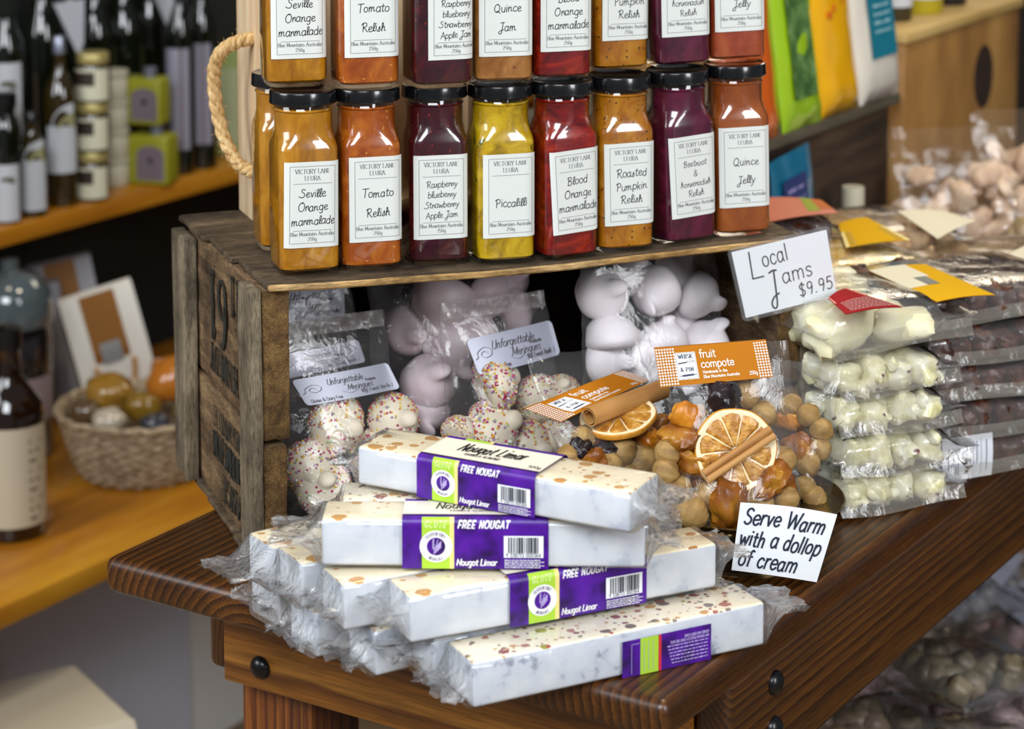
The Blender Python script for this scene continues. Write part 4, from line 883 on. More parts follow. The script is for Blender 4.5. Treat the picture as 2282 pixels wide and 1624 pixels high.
def fruit(bag, kind, x, y, d, where, k=0, sz=1, rot=None):
    nm, mes, lb, cat = FR[kind]; p = bag.M @ bag.px(x, y, -bag.T*.75 + d)
    o = bpy.data.objects.new(nm, mes[k % len(mes)]); COL.objects.link(o); o.location = p; o.scale = (sz,)*3
    o.rotation_euler = rot or (rnd.uniform(0, 3), rnd.uniform(0, 3), rnd.uniform(0, 3)); tag(o, lb + ' ' + where, cat, 'fruit in the compote bags'); return o
def orange_slice(bag, x, y, d, Rr, label, face, spin=0):
    """dried slice, face = euler of its flat side"""
    p = bag.M @ bag.px(x, y, -bag.T*.75 + d); t = thing('orange_slice', label, 'orange slice', p, rot=face, group='dried orange slices'); th = .0022
    m = MB(); wob = lambda a: 1 + .015*math.sin(3*a+1) + .01*math.sin(7*a)
    def circ(r, z, n=64): return [(r*wob(2*PI*i/n)*math.cos(2*PI*i/n), r*wob(2*PI*i/n)*math.sin(2*PI*i/n), z) for i in range(n)]
    m.loft([circ(Rr*.985, -th), circ(Rr, -th*.5), circ(Rr, th*.6), circ(Rr*.985, th*.95), circ(Rr*.97, th)], True, False); m.obj('rind', NM('orange_rind', [(.3, 'c07a1c'), (.7, 'd99a34')], 200, bmp=.3, rough=.5), t, 60)
    m = MB(); m.loft([circ(Rr*.972, th), circ(Rr*.93, th*1.15), circ(Rr*.89, th*.9), circ(.0005, th*.8)], False, True); m.obj('pith', P('orange_pith', 'f0e0b8', rough=.6), t, 60)
    m = MB(); N = 10
    for k in range(N):
        a0, a1 = 2*PI*(k+.022)/N + spin, 2*PI*(k+.978)/N + spin; rows = []
        for j in range(7):
            r = Rr*(.09 + .80*j/6); e = .07*(1 - j/6) ; row = []
            for i in range(9):
                a = a0 + (a1-a0)*(e + (1-2*e)*i/8); rr = r if j < 6 else r*(1 - .05*abs(i-4)/4)
                edge = min(i, 8-i, j, 6-j); z = th*.86 + (.0011 if edge > 0 else .0) + .0005*noise.noise(Vector((math.cos(a)*r*400, math.sin(a)*r*400, k)))*(1 if edge else 0)
                row.append((rr*math.cos(a), rr*math.sin(a), z))
            rows.append(row)
        m.loft(rows, False, False, closed=False)
    m.obj('flesh', NM('orange_flesh', [(.3, '84501a'), (.5, 'b47a24'), (.7, 'd8a650')], 160, 5, bmp=.8, bd=.003, rough=.28, coat=.3), t, 50)
    return t
def cinnamon(bag, a, b, d0, d1, r, label, single=False):
    pa = bag.M @ bag.px(*a, -bag.T*.75 + d0); pb = bag.M @ bag.px(*b, -bag.T*.75 + d1); ax = pb - pa; L = ax.length
    m = MB(); prof = []   # a double scroll of bark
    for sgn in (-1, 1):
        for i in range(26):
            an = i/25*2*PI*1.35; rr = r*(.54 - .16*i/25); prof.append((sgn, rr*math.cos(an)*-sgn + sgn*r*.52, rr*math.sin(an)))
    if single:   # one thick quill rolled on itself
        pts = [(r*(1 - .45*i/46)*math.cos(i/46*4.1*PI), r*(1 - .45*i/46)*math.sin(i/46*4.1*PI)) for i in range(47)]; ring = pts + [(y*.9, z*.9) for y, z in pts][::-1]
        m.loft([[(L*k/8, y + .0003*noise.noise(Vector((k, i*.3, 1))), z + .0003*noise.noise(Vector((k+9, i*.3, 1)))) for i, (y, z) in enumerate(ring)] for k in range(9)])
    for sgn in () if single else (-1, 1):
        pts = [(y, z) for s, y, z in prof if s == sgn]; inner = [((y-sgn*r*.52)*.86 + sgn*r*.52, z*.86) for y, z in pts]; ring = pts + inner[::-1]
        m.loft([[(L*k/8, y + .0004*noise.noise(Vector((k, i*.3, sgn))), z + .0004*noise.noise(Vector((k+9, i*.3, sgn)))) for i, (y, z) in enumerate(ring)] for k in range(9)])
    o = m.obj('cinnamon_stick', NM('cinnamon', [(.3, '94602a'), (.5, 'b48246'), (.7, 'c89a5c')], 60, 4, (.15, 1, 1), bmp=.3, rough=.6), None, 50)
    ex = ax.normalized(); ez = (bag.M.to_3x3() @ Vector((0, -1, 0))); ey = ez.cross(ex).normalized(); ez = ex.cross(ey)
    o.rotation_euler = Matrix((ex, ey, ez)).transposed().to_euler(); o.location = pa; return tag(o, label, 'cinnamon stick', 'cinnamon sticks')
ORANGE = P('orange_card', 'ac6804', rough=.65, spec=.2); NAVY = P('navy_print', '1e2c48', rough=.6); CARDW = P('card_white', 'f0f2f2', rough=.5)
def header_card(bag, corners, fold=.0012):
    f, w, h = quadmap(bag, corners, .0022); m = MB(); m.grid(24, 8, lambda a, b: f((a-.5)*w, (b-.5)*h)); 
    m.grid(24, 2, lambda a, b: (lambda p: (p[0], p[1] + (.004)*b, p[2] + .0006*math.sin(b*PI)))(f((a-.5)*w, h/2)))
    c = m.obj('header_card', ORANGE, bag.root, 60); g, _, _ = quadmap(bag, corners, .0025); g2, _, _ = quadmap(bag, corners, .0028)
    m = MB(); n = 8; cell = h/13.5
    for sx in (-1, 1):
        for i in range(7 if sx < 0 else 5):
            for j in range(13):
                x = sx*(w/2 - cell*(i+.55)); y = -h/2 + cell*(j+.75); rect(m, x-cell*.3, x+cell*.3, y-cell*.3, y+cell*.3, g)
    text(m, 'fruit', h*.21, -w*.115, h*.17, g, 'l', 'pen', .12, spacing=.07); text(m, 'compote', h*.21, -w*.115, -h*.09, g, 'l', 'pen', .12, spacing=.07)
    text(m, 'Handmade in the', h*.075, -w*.11, -h*.24, g, 'l', 'pen', .15); text(m, 'Blue Mountains Australia', h*.075, -w*.11, -h*.36, g, 'l', 'pen', .15)
    text(m, '250g', h*.09, w*.37, -h*.38, g, 'r', 'pen', .14); m.obj('white_print', CARDW, c, 0)
    m = MB(); lx0, lx1, ly0, ly1 = -w*.33, -w*.15, -h*.36, h*.34; rect(m, lx0, lx1, ly0, ly1, g, 0, 3, 3); lw, lh = lx1-lx0, ly1-ly0; cx = (lx0+lx1)/2
    for y in (ly0+lh*.03, ly1-lh*.03): hline(m, lx0+lw*.04, lx1-lw*.04, y, h*.008, g2, 1)
    for x in (lx0+lw*.05, lx1-lw*.05): vline(m, x, ly0+lh*.03, ly1-lh*.03, h*.008, g2, 1)
    text(m, 'WHISK', lh*.14, cx, ly0+lh*.78, g2, 'c', 'roman', .17, mi=1, spacing=.16, fit=lw*.84); text(m, '& PIN', lh*.14, cx, ly0+lh*.30, g2, 'c', 'roman', .17, mi=1, spacing=.2, fit=lw*.7)
    ribbon(m, [(lx0+lw*.12, ly0+lh*.60), (lx0+lw*.45, ly0+lh*.625)], lh*.045, 'pen', g2, 1)   # whisk
    for k in (.07, .035, .0, -.03): ribbon(m, _smooth([(lx0+lw*.45, ly0+lh*.625), (lx0+lw*.65, ly0+lh*(.64+k)), (lx0+lw*.86, ly0+lh*(.65+k*.6)), (lx0+lw*.88, ly0+lh*.64)]), lh*.008, 'pen', g2, 1)
    ribbon(m, [(lx0+lw*.26, ly0+lh*.145), (lx0+lw*.74, ly0+lh*.165)], lh*.07, 'pen', g2, 1); ribbon(m, [(lx0+lw*.10, ly0+lh*.14), (lx0+lw*.90, ly0+lh*.17)], lh*.025, 'pen', g2, 1)   # rolling pin
    m.obj('logo_panel', [CARDW, NAVY], c, 0); return c
GC = 'fruit compote bags'
def stand_pt(dx, dy): 
    px = Vector((_dir.y, -_dir.x, 0)); return SC + px*dx + _dir*dy + Vector((0, 0, STZ-.003))
# behind, right: plain side of a third bag
b = Bag('compote_bag', 'compote bag seen edge on behind the orange-slice bag, at the right of the stand', 'bag', stand_pt(.034, .014), -.25, R(28), .060, .098, .024, GC, seed=13)
for k, x, y, d in (('fig', 1762, 905, .014), ('fig', 1800, 925, .012), ('fig', 1830, 960, .012), ('apr', 1772, 1000, .008), ('fig', 1800, 1035, .008), ('pea', 1765, 940, .02), ('pru', 1768, 1045, .014), ('fig', 1825, 1000, .014), ('fig', 1790, 1085, .010), ('fig', 1815, 1110, .012)):
    fruit(b, k, x, y, d, {'fig': 'in the right rear compote bag', 'apr': 'in the right rear compote bag', 'pea': 'in the right rear compote bag', 'pru': 'in the right rear compote bag'}[k], rnd.randrange(9), 1.05)
# left: slumped bag
b = Bag('compote_bag', 'slumped compote bag with tilted orange header, left of the upright one', 'bag', stand_pt(-.078, -.006) + Vector((0, 0, .004)), CA+.28, R(34), .102, .112, .024, GC, seed=11, crumple=.003)
header_card(b, [(1183, 900), (1398, 818), (1462, 838), (1262, 932)])
for k, x, y, d, s in (('fig', 1268, 1020, .010, 1.1), ('pru', 1290, 1005, .006, .85), ('apr', 1320, 1030, .004, .9), ('fig', 1300, 975, .012, 1.05), ('apr', 1345, 975, .012, 1.0), ('pru', 1350, 1015, .012, 1.2), ('fig', 1385, 1005, .004, 1.35), ('fig', 1360, 1035, .004, 1.1), ('fig', 1430, 1030, .004, 1.5), ('pea', 1430, 970, .004, 1.45), ('fig', 1395, 965, .012, .9), ('apr', 1465, 950, .014, 1.1), ('fig', 1462, 1010, .010, 1.3), ('fig', 1400, 1060, .006, 1.0)):
    fruit(b, k, x, y, d, 'in the slumped left compote bag', rnd.randrange(9), s)
orange_slice(b, 1378, 930, .004, .0285, 'dried orange slice seen edge on under the thick cinnamon stick', (R(6), R(-13), CA+.2))
cinnamon(b, (1312, 930), (1478, 868), -.001, .003, .0078, 'thick cinnamon stick lying across the left compote bag', True)
# front: upright bag
b = Bag('compote_bag', 'upright fruit compote bag with orange header, orange slice facing front', 'bag', stand_pt(-.006, -.046), .06, R(16), .094, .124, .027, GC, seed=12, topw=.9, crumple=.0026)
header_card(b, [(1464, 776), (1716, 757), (1729, 840), (1476, 864)])
gf = 'in the upright compote bag'
for k, x, y, d, s in (('pru', 1615, 890, .016, 1.35), ('pea', 1530, 935, .014, 1.1), ('apr', 1515, 975, .012, 1.35), ('apr', 1545, 1030, .016, 1.5), ('fig', 1487, 1008, .010, 1.15), ('fig', 1483, 1050, .008, 1.15), ('fig', 1515, 1090, .012, 1.1), ('fig', 1538, 1140, .004, 1.5), ('fig', 1578, 1108, .010, 1.3), ('apr', 1625, 1125, .004, 1.6), ('fig', 1672, 1098, .012, 1.0), ('apr', 1715, 1068, .006, 1.25), ('fig', 1745, 1025, .012, 1.1), ('fig', 1752, 1110, .008, 1.1), ('apr', 1735, 1085, .012, 1.1), ('fig', 1700, 1120, .010, 1.0), ('fig', 1560, 930, .02, 1.1), ('apr', 1580, 1060, .018, 1.2), ('fig', 1700, 925, .02, 1.2), ('fig', 1660, 880, .022, 1.2)):
    fruit(b, k, x, y, d, gf, rnd.randrange(9), s)
orange_slice(b, 1638, 1003, .002, .0295, 'round dried orange slice facing the front of the upright compote bag', (R(90-14), R(2), .10), .12)
cinnamon(b, (1572, 1062), (1722, 962), -.006, -.006, .0052, 'paired thin cinnamon stick lying across the round orange slice')

# ------------------------------------------------------------------ hand-written cards
def card(name, label, pts, mat, words, inset=None, cat='sign', laminate=False, thick=.0004, curve=0):
    """pts: world TL TR BR BL"""
    o3 = (pts[3]+pts[2])/2; ex = ((pts[2]-pts[3]) + (pts[1]-pts[0])).normalized(); ez = ((pts[0]-pts[3]) + (pts[1]-pts[2])); ey = ez.cross(ex).normalized(); ez = ex.cross(ey).normalized()
    Mx = Matrix((ex, ey, ez)).transposed().to_4x4(); Mx.translation = o3; inv = Mx.inverted(); c = [inv @ p for p in pts]
    t = thing(name, label, cat, o3, rot=tuple(Mx.to_euler())); w = (c[1]-c[0]).length; h = (c[0]-c[3]).length
    def f(u, v, off=0, k=1.0):
        a, b = .5 + (u/w)*k, .5 + (v/h)*k; p = (c[3]*(1-a)+c[2]*a)*(1-b) + (c[0]*(1-a)+c[1]*a)*b; return (p.x, -off + curve*math.sin(a*PI)*(.3+b), p.z)
    return t, f, w, h
v0 = -.0075; n0 = Vector((math.sin(CA), -math.cos(CA), 0)); p0 = cr(0, v0)
t, f, w, h = card('price_card', 'laminated white price card reading Local Jams, hung on the crate corner', [onplane(x, y, p0 + Vector((0, 0, 0)), n0) for x, y in ((1620, 556), (1848, 502), (1873, 664), (1656, 718))], None, None)
m = MB(); round_rect(m, w*.93, h*.90, h*.01, lambda u, v: f(u, v, .0004)); round_rect(m, w*.93, h*.90, h*.01, lambda u, v: f(u, v, -.0004)); cd = m.obj('card', paper, t, 30)
m = MB(); round_rect(m, w, h, h*.07, lambda u, v: f(u, v, .0009)); round_rect(m, w, h, h*.07, lambda u, v: f(u, v, -.0009)); m.obj('laminate', film('laminate', .05, .8, .12, .10, 20), t, 30)
marker = P('marker_ink', '15161c', rough=.6)
m = MB(); g = lambda u, v: f(u, v, .0006)
def hand(m, s, size, x, y, wt=.075, **k): text(m, s, size, x, y, g, 'l', 'pen', wt, slant=k.pop('slant', .05), spacing=k.pop('spacing', .1), **k)
hand(m, 'L', h*.36, -w*.34, h*.04, .055); hand(m, 'ocal', h*.225, -w*.20, h*.16, .075, base=.06, narrow=.8)
hand(m, 'J', h*.36, -w*.18, -h*.28, .065, alt=True, narrow=.6); hand(m, 'ams', h*.22, -w*.04, -h*.12, .075, base=.05); hand(m, '$9.95', h*.165, w*.10, -h*.345, .10, base=.02, spacing=.16)
m.obj('handwriting', marker, cd, 0)
BLp = onz(1672, 1184, STZ) - _dir*.004; ax = Vector((math.cos(R(-20)), math.sin(R(-20)), 0)); nn = Vector((ax.y, -ax.x, 0)).normalized(); lean = R(3); nn = (nn*math.cos(lean) + Vector((0, 0, 1))*math.sin(lean))
t, f, w, h = card('serving_card', 'white hand-written card reading Serve Warm with a dollop of cream, hung from the stand rim', [onplane(x, y, BLp, nn) for x, y in ((1650, 1119), (1866, 1146), (1820, 1297), (1630, 1270))], None, None, curve=.0035)
m = MB(); m.grid(20, 8, lambda a, b: f((a-.5)*w, (b-.5)*h, 0)); cd = m.obj('card', paper, t, 40)
m = MB(); g = lambda u, v: f(u, v, .0005)
for i, (s, x, y) in enumerate((('Serve Warm', -w*.44, h*.20), ('with a dollop', -w*.46, -h*.11), ('of cream', -w*.44, -h*.40))):
    hand(m, s, h*.235, x, y, .115, slant=.18, spacing=.09, fit=w*(.86, .90, .68)[i], base=-.015, jitter=.05)
m.obj('handwriting', P('navy_marker', '1a2034', rough=.6), cd, 0)
# ------------------------------------------------------------------ sweets in clear packets on the right of the table
CLEAR = film('clear_packet', .05, 1.5, .08, .35, 40); FIN = film('packet_fin', .16, 1.6, .12, .4, 60, hz='d8d0c0')
ROCKY = jam_mat('white_rocky_road', [(.3, 'cfc890'), (.5, 'e6e0bc'), (.7, 'f0ecd8')], 70, ('5e2026', 62, .11), .2)
MARSH = NM('marshmallow', [(.3, 'e4dca8'), (.7, 'f2eed2')], 40, rough=.5, sss=.3, sscale=.005)
CHOC = NM('milk_chocolate', [(.3, '2a160f'), (.5, '442619'), (.7, '6a4232')], 90, 4, bmp=.3, rough=.4)
YCHOC = NM('yellow_sweets', [(.3, 'c89418'), (.5, 'e2bc4a'), (.75, 'f0e2a0')], 40, rough=.4, sss=.2, sscale=.005)
BISC = NM('pale_biscuit', [(.3, 'a8845c'), (.5, 'cca87c'), (.7, 'dec49c')], 45, 4, bmp=.3, rough=.7)
PBISC = NM('pink_biscuit', [(.3, 'b08c74'), (.5, 'd6b89c'), (.7, 'ecd8c0')], 40, 4, bmp=.3, rough=.6)
def lump(m, c, r, seed, nu=14, nv=9, sq=3.2, spin=0, amp=.16):
    """soft-cornered lump"""
    if spin:
        keep = m.M.copy(); q = random.Random(seed); m.M = keep @ Matrix.Translation(c) @ Euler((q.uniform(-spin, spin), q.uniform(-spin, spin), q.uniform(-1.5, 1.5)*spin)).to_matrix().to_4x4()
        lump(m, (0, 0, 0), r, seed, nu, nv, sq, 0, amp); m.M = keep; return
    def disp(d):
        k = (abs(d.x)**sq + abs(d.y)**sq + abs(d.z)**sq)**(-1/sq); return k*(.86 + amp*noise.noise(d*1.7 + Vector((seed*2.3, seed, 0))) + .05*noise.noise(d*5 + Vector((0, seed, 0))))
    m.ball(c, r, nu, nv, disp)
def wrapbag(L, D, h, tl, tr, amp=.0012, seed=1, x0=0):
    m = MB(); N = 36; rings = []
    def sec(x, ky, kz, cz, am):
        ring = []
        for i in range(N):
            a = 2*PI*i/N; ux = max(-1, min(1, 1.2*math.cos(a))); uz = max(-1, min(1, 1.2*math.sin(a))); p = Vector((x0+x, D/2 + ux*D/2*ky, cz + uz*h/2*kz))
            d = noise.noise_vector(Vector((x*60+seed*3, i*.45, seed*5))); ring.append(tuple(p + d*am))
        return ring
    c = h/2
    for k, (ky, kz, am) in enumerate(((1.02, .03, 2.2), (1.02, .05, 1.8), (1.01, .35, 1.6))): rings.append(sec(-tl*(1 - k*.42), ky, kz, c, amp*am))
    for k in range(9): rings.append(sec(L*k/8, 1.02, (.86, .98, 1.03, 1.05, 1.05, 1.05, 1.03, .98, .86)[k], c, amp))
    for k, (ky, kz, am) in enumerate(((1.01, .35, 1.6), (1.02, .05, 1.8), (1.02, .03, 2.2))): rings.append(sec(L + tr*(.16 + k*.42), ky, kz, c, amp*am))
    m.loft(rings, False, False); return m
def packet(loc, yaw, W, D, h, kind, label, group, seed, name='sweets_packet', cat='packet', tl=.012, tr=.022, rot=None, mat=None, nx=4, ny=3, big=False, front_label=None):
    t = thing(name, label, cat, loc, group=group, rot=rot or (0, 0, yaw)); r = random.Random(seed); m = MB(); cw, cd = W/nx, D/ny
    for i in range(nx):
        for j in range(ny):
            hh = h*(.44 if not big else r.uniform(.38, .5)); g = r.uniform(.82, 1.12); lump(m, (cw*(i+.5) + r.uniform(-.12, .12)*cw, cd*(j+.5) + r.uniform(-.1, .1)*cd, hh*g + .0014), (cw*.58*r.uniform(.85, 1.1), cd*.56, hh*g), seed*17 + i*3 + j, 18, 11, 4.6, .22, .26)
            if not big and r.random() < .8: lump(m, (cw*(i+r.uniform(.2, 1)), cd*(j+.3), h*r.uniform(.25, .75)), (cw*.3, cd*.4, h*.22), seed*31 + i*5 + j, 12, 8, 3, .8, .3)
    m.obj('filling', mat, t, 60); wrapbag(W, D, h, tl, tr, seed=seed).obj('film', CLEAR, t, 70)
    m = MB(); ph = r.uniform(0, 6)
    m.grid(16, 2, lambda a, b: (-tl*.6 + (W + tl*.6 + tr*.8)*a, -.0028 - .004*(1-b)**2 + .0012*math.sin(a*7+ph), h*(.12 + .34*b) + .0015*math.sin(a*5+ph))); m.obj('seal_fin', FIN, t, 60); return t
ws = onz(1882, 1161, 0); wyaw = R(22.5); GW = 'stacked packets of white rocky road'
where = ('at the bottom of the white stack', 'second from the bottom of the white stack', 'in the middle of the white stack', 'second from the top of the white stack')
zz = .0008
for k in range(4):
    o = Vector((rnd.uniform(-.003, .003), rnd.uniform(-.002, .002), 0))
    packet(Vector((ws.x, ws.y, zz)) + o, wyaw + R((1, -2, 2, 4)[k]), .088, .11, .0295, None, 'clear packet of white rocky road ' + where[k], GW, 60+k, mat=ROCKY, tr=.020 + .006*(k == 1)); zz += .0305
tp = packet(Vector((ws.x-.009, ws.y-.001, zz)), wyaw + R(8), .098, .11, .040, None, 'clear packet of large white marshmallow lumps on top of the white stack', GW, 71, mat=MARSH, nx=2, ny=3, big=True, tr=.040)
redl = P('dark_red_label', '98161c', rough=.8, spec=.15); saln = P('salmon_label', 'd8826a', rough=.5); yel = P('yellow_card', 'dca808', rough=.8, spec=.15); yel2 = P('pale_yellow_card', 'ecd88a', rough=.5); cream_card = P('cream_card', 'e4dcc0', rough=.6); whc = P('white_label', 'd9dde4', rough=.6)
def flat_label(name, parent, corners, z, mats, build=None, bow=.0015):
    """a label lying on a packet at height z; corners in the photo TL TR BR BL"""
    c = [onz(x, y, z) for x, y in corners]; inv = parent.matrix_basis.inverted() if False else (Matrix.Translation(parent.location) @ parent.rotation_euler.to_matrix().to_4x4()).inverted(); c = [inv @ p for p in c]
    f = lambda a, b, off=0: tuple((c[3]*(1-a)+c[2]*a)*(1-b) + (c[0]*(1-a)+c[1]*a)*b + Vector((0, 0, off + bow*math.sin(a*PI))))
    m = MB(); m.grid(10, 6, lambda a, b: f(a, b)); m.grid(10, 6, lambda a, b: f(a, b, -.0004)); o = m.obj(name, mats, parent, 40)
    if build: build(o, f)
    return o
def red_build(o, f):
    m = MB(); rect(m, .0, 1, .62, 1, lambda u, v: f(u, v, .0003)); m.obj('top_band', saln, o, 0)
    m = MB(); r = random.Random(3)
    for i in range(8):
        x = .12
        while x < .93: l = r.uniform(.03, .09); rect(m, x, min(x+l, .95), .08+i*.062, .08+i*.062+.022, lambda u, v: f(u, v, .0005)); x += l+.015
    m.obj('print', P('label_print', 'd8a4a0', rough=.6), o, 0)
flat_label('label', tp, [(1845, 664), (1886, 642), (2012, 684), (1885, 700)], zz+.0440, redl, red_build)
# chocolate stack
cs = onz(2110, 1082, 0); GCk = 'stacked packets of chocolates'; where = ('with a white nutrition panel, lowest of the brown stack', 'second from the bottom of the brown stack', 'in the middle of the brown stack', 'second from the top of the brown stack', 'on top of the brown stack under the yellow card')
zz = .0008
for k in range(5):
    t = packet(Vector((cs.x - .010 + (.0, -.003, .002, -.004, -.008)[k], cs.y + .004 - .002*(k % 2), zz)), R(22 + (0, 2, -1, 1, 3)[k]), .150, .12, .0295, None, 'clear packet of brown chocolates ' + where[k], GCk, 80+k, mat=CHOC, nx=7, ny=4, tl=.016)
    if k == 0:
        m = MB(); f = lambda u, v, o=0: (.006 + u, -.0016 - o - .0015*math.sin(min(max(v/.034, 0), 1)*PI), .0005 + v); rect(m, 0, .047, .0, .035, f, 0, 8, 8); lb = m.obj('nutrition_label', whc, t, 40)
        m = MB(); g = lambda u, v: f(u, v, .0004)
        for i in range(5): vline(m, .006 + i*.0022, .004, .026 - .002*(i % 2), .0008, g)
        for i in range(4): vline(m, .023 + i*.003, .012, .030, .0007, g)
        for x in (.021, .036): vline(m, x, .003, .032, .0003, g)
        vline(m, .041, .006, .030, .0009, g); m.obj('print', P('label_grey_print', '7a8290', rough=.7), lb, 0)
    zz += .0305
def yel_build(o, f):
    m = MB(); rect(m, .0, .42, .40, 1, lambda u, v: f(u, v, .0003)); rect(m, .42, .62, .62, 1, lambda u, v: f(u, v, .0003)); m.obj('pale_panel', cream_card, o, 0)
    m = MB(); rect(m, .34, .54, .40, .62, lambda u, v: f(u, v, .0005)); m.obj('grey_box_print', P('grey_card_print', '7d7f78', rough=.7), o, 0)
flat_label('yellow_card', t, [(1936, 603), (2062, 588), (2218, 657), (2088, 672)], zz+.0035, yel, yel_build)
# packets behind: yellow sweets, biscuits, salmon-labelled pack
PL2 = .0008
def stack_base(px, py, z): p = onz(px, py, z); p.z = 0; return p
def low_stack(p, yaw, W, D, n, h, mat, label, labels_top, seed, nx=5, ny=4, group=None):
    z = .0008; t = None
    for k in range(n):
        t = packet(Vector((p.x, p.y, z)), yaw + R((0, 3, -2, 2, 1, -3)[k % 6]), W, D, h, None, (label if k == n-1 else labels_top % ('first', 'second', 'third', 'fourth', 'fifth')[k]), group, seed+k, mat=mat, nx=nx, ny=ny); z += h + .001
    return t, z
p = stack_base(1895, 596, .159) + Vector((-.0138, .0333, 0))
t, z = low_stack(p, R(24), .105, .11, 5, .0288, YCHOC, 'clear packet of yellow sweets with yellow card, behind the white stack', 'packet of yellow sweets, %s from the table, below the yellow-carded one', 100, group='packets of yellow sweets')
def yb(o, f):
    m = MB(); rect(m, 0, 1, 0, .62, lambda u, v: f(u, v, .0003)); m.obj('pale_panel', yel2, o, 0); m = MB()
    for i in range(6): rect(m, .08, .92, .07+i*.09, .10+i*.09, lambda u, v: f(u, v, .0005))
    m.obj('print', P('olive_print', '9a8a4a', rough=.6), o, 0)
flat_label('yellow_card', t, [(1868, 498), (1932, 484), (2030, 535), (1885, 552)], z+.003, yel, yb)
p = stack_base(2085, 640, .128) + Vector((.0312, .0292, 0))
t, z = low_stack(p, R(26), .16, .13, 4, .031, BISC, 'clear packet of pale round biscuits with cream label, right edge behind the brown stack', 'biscuit packet, %s from the table, beneath the cream-labelled one', 110, nx=5, ny=4, group='packets of pale biscuits')
flat_label('cream_label', t, [(2190, 600), (2290, 545), (2320, 575), (2230, 655)], z+.003, cream_card)
p = stack_base(1985, 545, .125)
p2 = stack_base(2010, 566, .135) + Vector((-.033, .0566, 0)); t, z = low_stack(p2, R(28), .12, .12, 4, .033, BISC, 'biscuit packet with large cream label lying in front of the plywood box', 'biscuit packet, %s up, under the large cream label', 120, group='packets of pale biscuits')
flat_label('cream_label', t, [(2000, 470), (2105, 470), (2175, 492), (2090, 532)], z+.006, cream_card)
p3 = stack_base(1700, 540, .158) + Vector((-.019, .0462, 0)); t, z = low_stack(p3, R(24), .10, .11, 5, .031, CHOC, 'dark fruit packet with salmon label behind the right end of the jam jars', 'dark fruit packet, %s from the table, behind the crate', 130, group='packets of dark fruit')
def sb(o, f):
    m = MB(); rect(m, .62, .80, .2, 1, lambda u, v: f(u, v, .0003)); m.obj('green_stripe', P('leaf_green_print', '9aa83a', rough=.5), o, 0)
    m = MB(); rect(m, .80, 1, .3, 1, lambda u, v: f(u, v, .0003)); m.obj('orange_corner', P('orange_print', 'c8682c', rough=.5), o, 0)
flat_label('salmon_label', t, [(1700, 440), (1830, 446), (1868, 474), (1706, 496)], z+.004, saln, sb)
# ------------------------------------------------------------------ boxes behind, with pouches leaning on them
ply = NM('plywood', [(.3, '7a5226'), (.5, '9c7038'), (.7, 'b48848')], 4, 5, (1, 3, 1), rough=.6, bmp=.05); dkw = NM('dark_box_wood', [(.3, '261a10'), (.5, '3c2a1a'), (.7, '54402a')], 6, 5, (8, 1, 8), rough=.7)
bx = thing('display_box', 'dark timber box behind the crate carrying the leaning coloured pouches', 'box', tab(0, 0, 0), -TA); 
m = MB(); m.rbox(-.12, .145, .70, 1.085, 0, .184, .002, 2); m.obj('body', dkw, bx)
m = MB(); m.rbox(-.13, .155, .66, 1.092, .1845, .196, .002, 2); m.obj('top_board', NM('grey_board', [(.3, '3c352a'), (.7, '6a604c')], 6, 4, (8, 1, 8), rough=.7), bx)
b2 = thing('plywood_box', 'tall plywood box with dark oval hand hole, at the far end of the table', 'box', tab(0, 0, 0), -TA)
m = MB(); m.rbox(-.20, .152, 1.11, 1.46, 0, .246, .002, 2); m.obj('body', ply, b2)
m = MB(); m.rbox(-.21, .155, 1.105, 1.468, .2465, .258, .002, 2); m.obj('top_board', NM('pale_plywood', [(.3, 'b4904c'), (.7, 'd0b070')], 5, rough=.6), b2)
m = MB(); n = 28; m.loft([[(.1521 + e*.002, 1.345 + (.030 + .004*e)*math.cos(2*PI*i/n), .178 + (.030+.004*e)*1.25*math.sin(2*PI*i/n)) for i in range(n)] for e in (0, -1)], True, True); m.obj('hand_hole', P('hole_shade', '2a170a', rough=.8), b2)  # solid dark oval in place of an opening; its shade is in the colour
def pouch(s_, l0, W, Hh, T, lean, mat, label, build=None, name='pouch', z=.1962, roll=0):
    l0 += .016 if z > .1 else 0
    """stand-up pouch facing the aisle: x along the table, bottom edge on the board"""
    t = thing(name, label, 'pouch', tab(s_, l0, z), group='pouches leaning on the dark box', rot=tuple((Matrix.Rotation(PI/2 - TA, 3, 'Z') @ Matrix.Rotation(-lean, 3, 'X') @ Matrix.Rotation(roll, 3, 'Y')).to_euler()))
    m = MB(); n = 36; rings = []
    for k in range(17):
        zq = Hh*k/16; ring = []
        for i in range(n):
            a = 2*PI*i/n; x = -math.cos(a); x = W/2*math.copysign(abs(x)**.75, x); sg = -1 if i < n/2 else 1
            y = sg*(T*max(0, 1-(abs(2*x/W))**3)**.6*min(1, (zq/Hh/.06)**.5)*min(1, (1-zq/Hh)*3 + .05) + .0005); d = noise.noise_vector(Vector((x*40, zq*40, l0*30))); ring.append((x + W/2, y + d.y*.0022, zq))
        rings.append(ring)
    m.loft(rings); b = m.obj('pouch_body', mat, t, 60)
    if build: build(b, lambda u, v, o=0: (u, -T - .0016 - o, v))
    return t
G_ = lambda c, n: P(n, c, rough=.16, coat=.5)
def green_b(b, f):
    m = MB(); rect(m, .016, .066, .03, .22, f, 0, 3, 3); m.obj('leaf_panel', NM('leaf_print', [(.35, '3c6030'), (.6, '6a9050'), (.75, 'a0b890')], 60, rough=.2, coat=.4), b, 40)
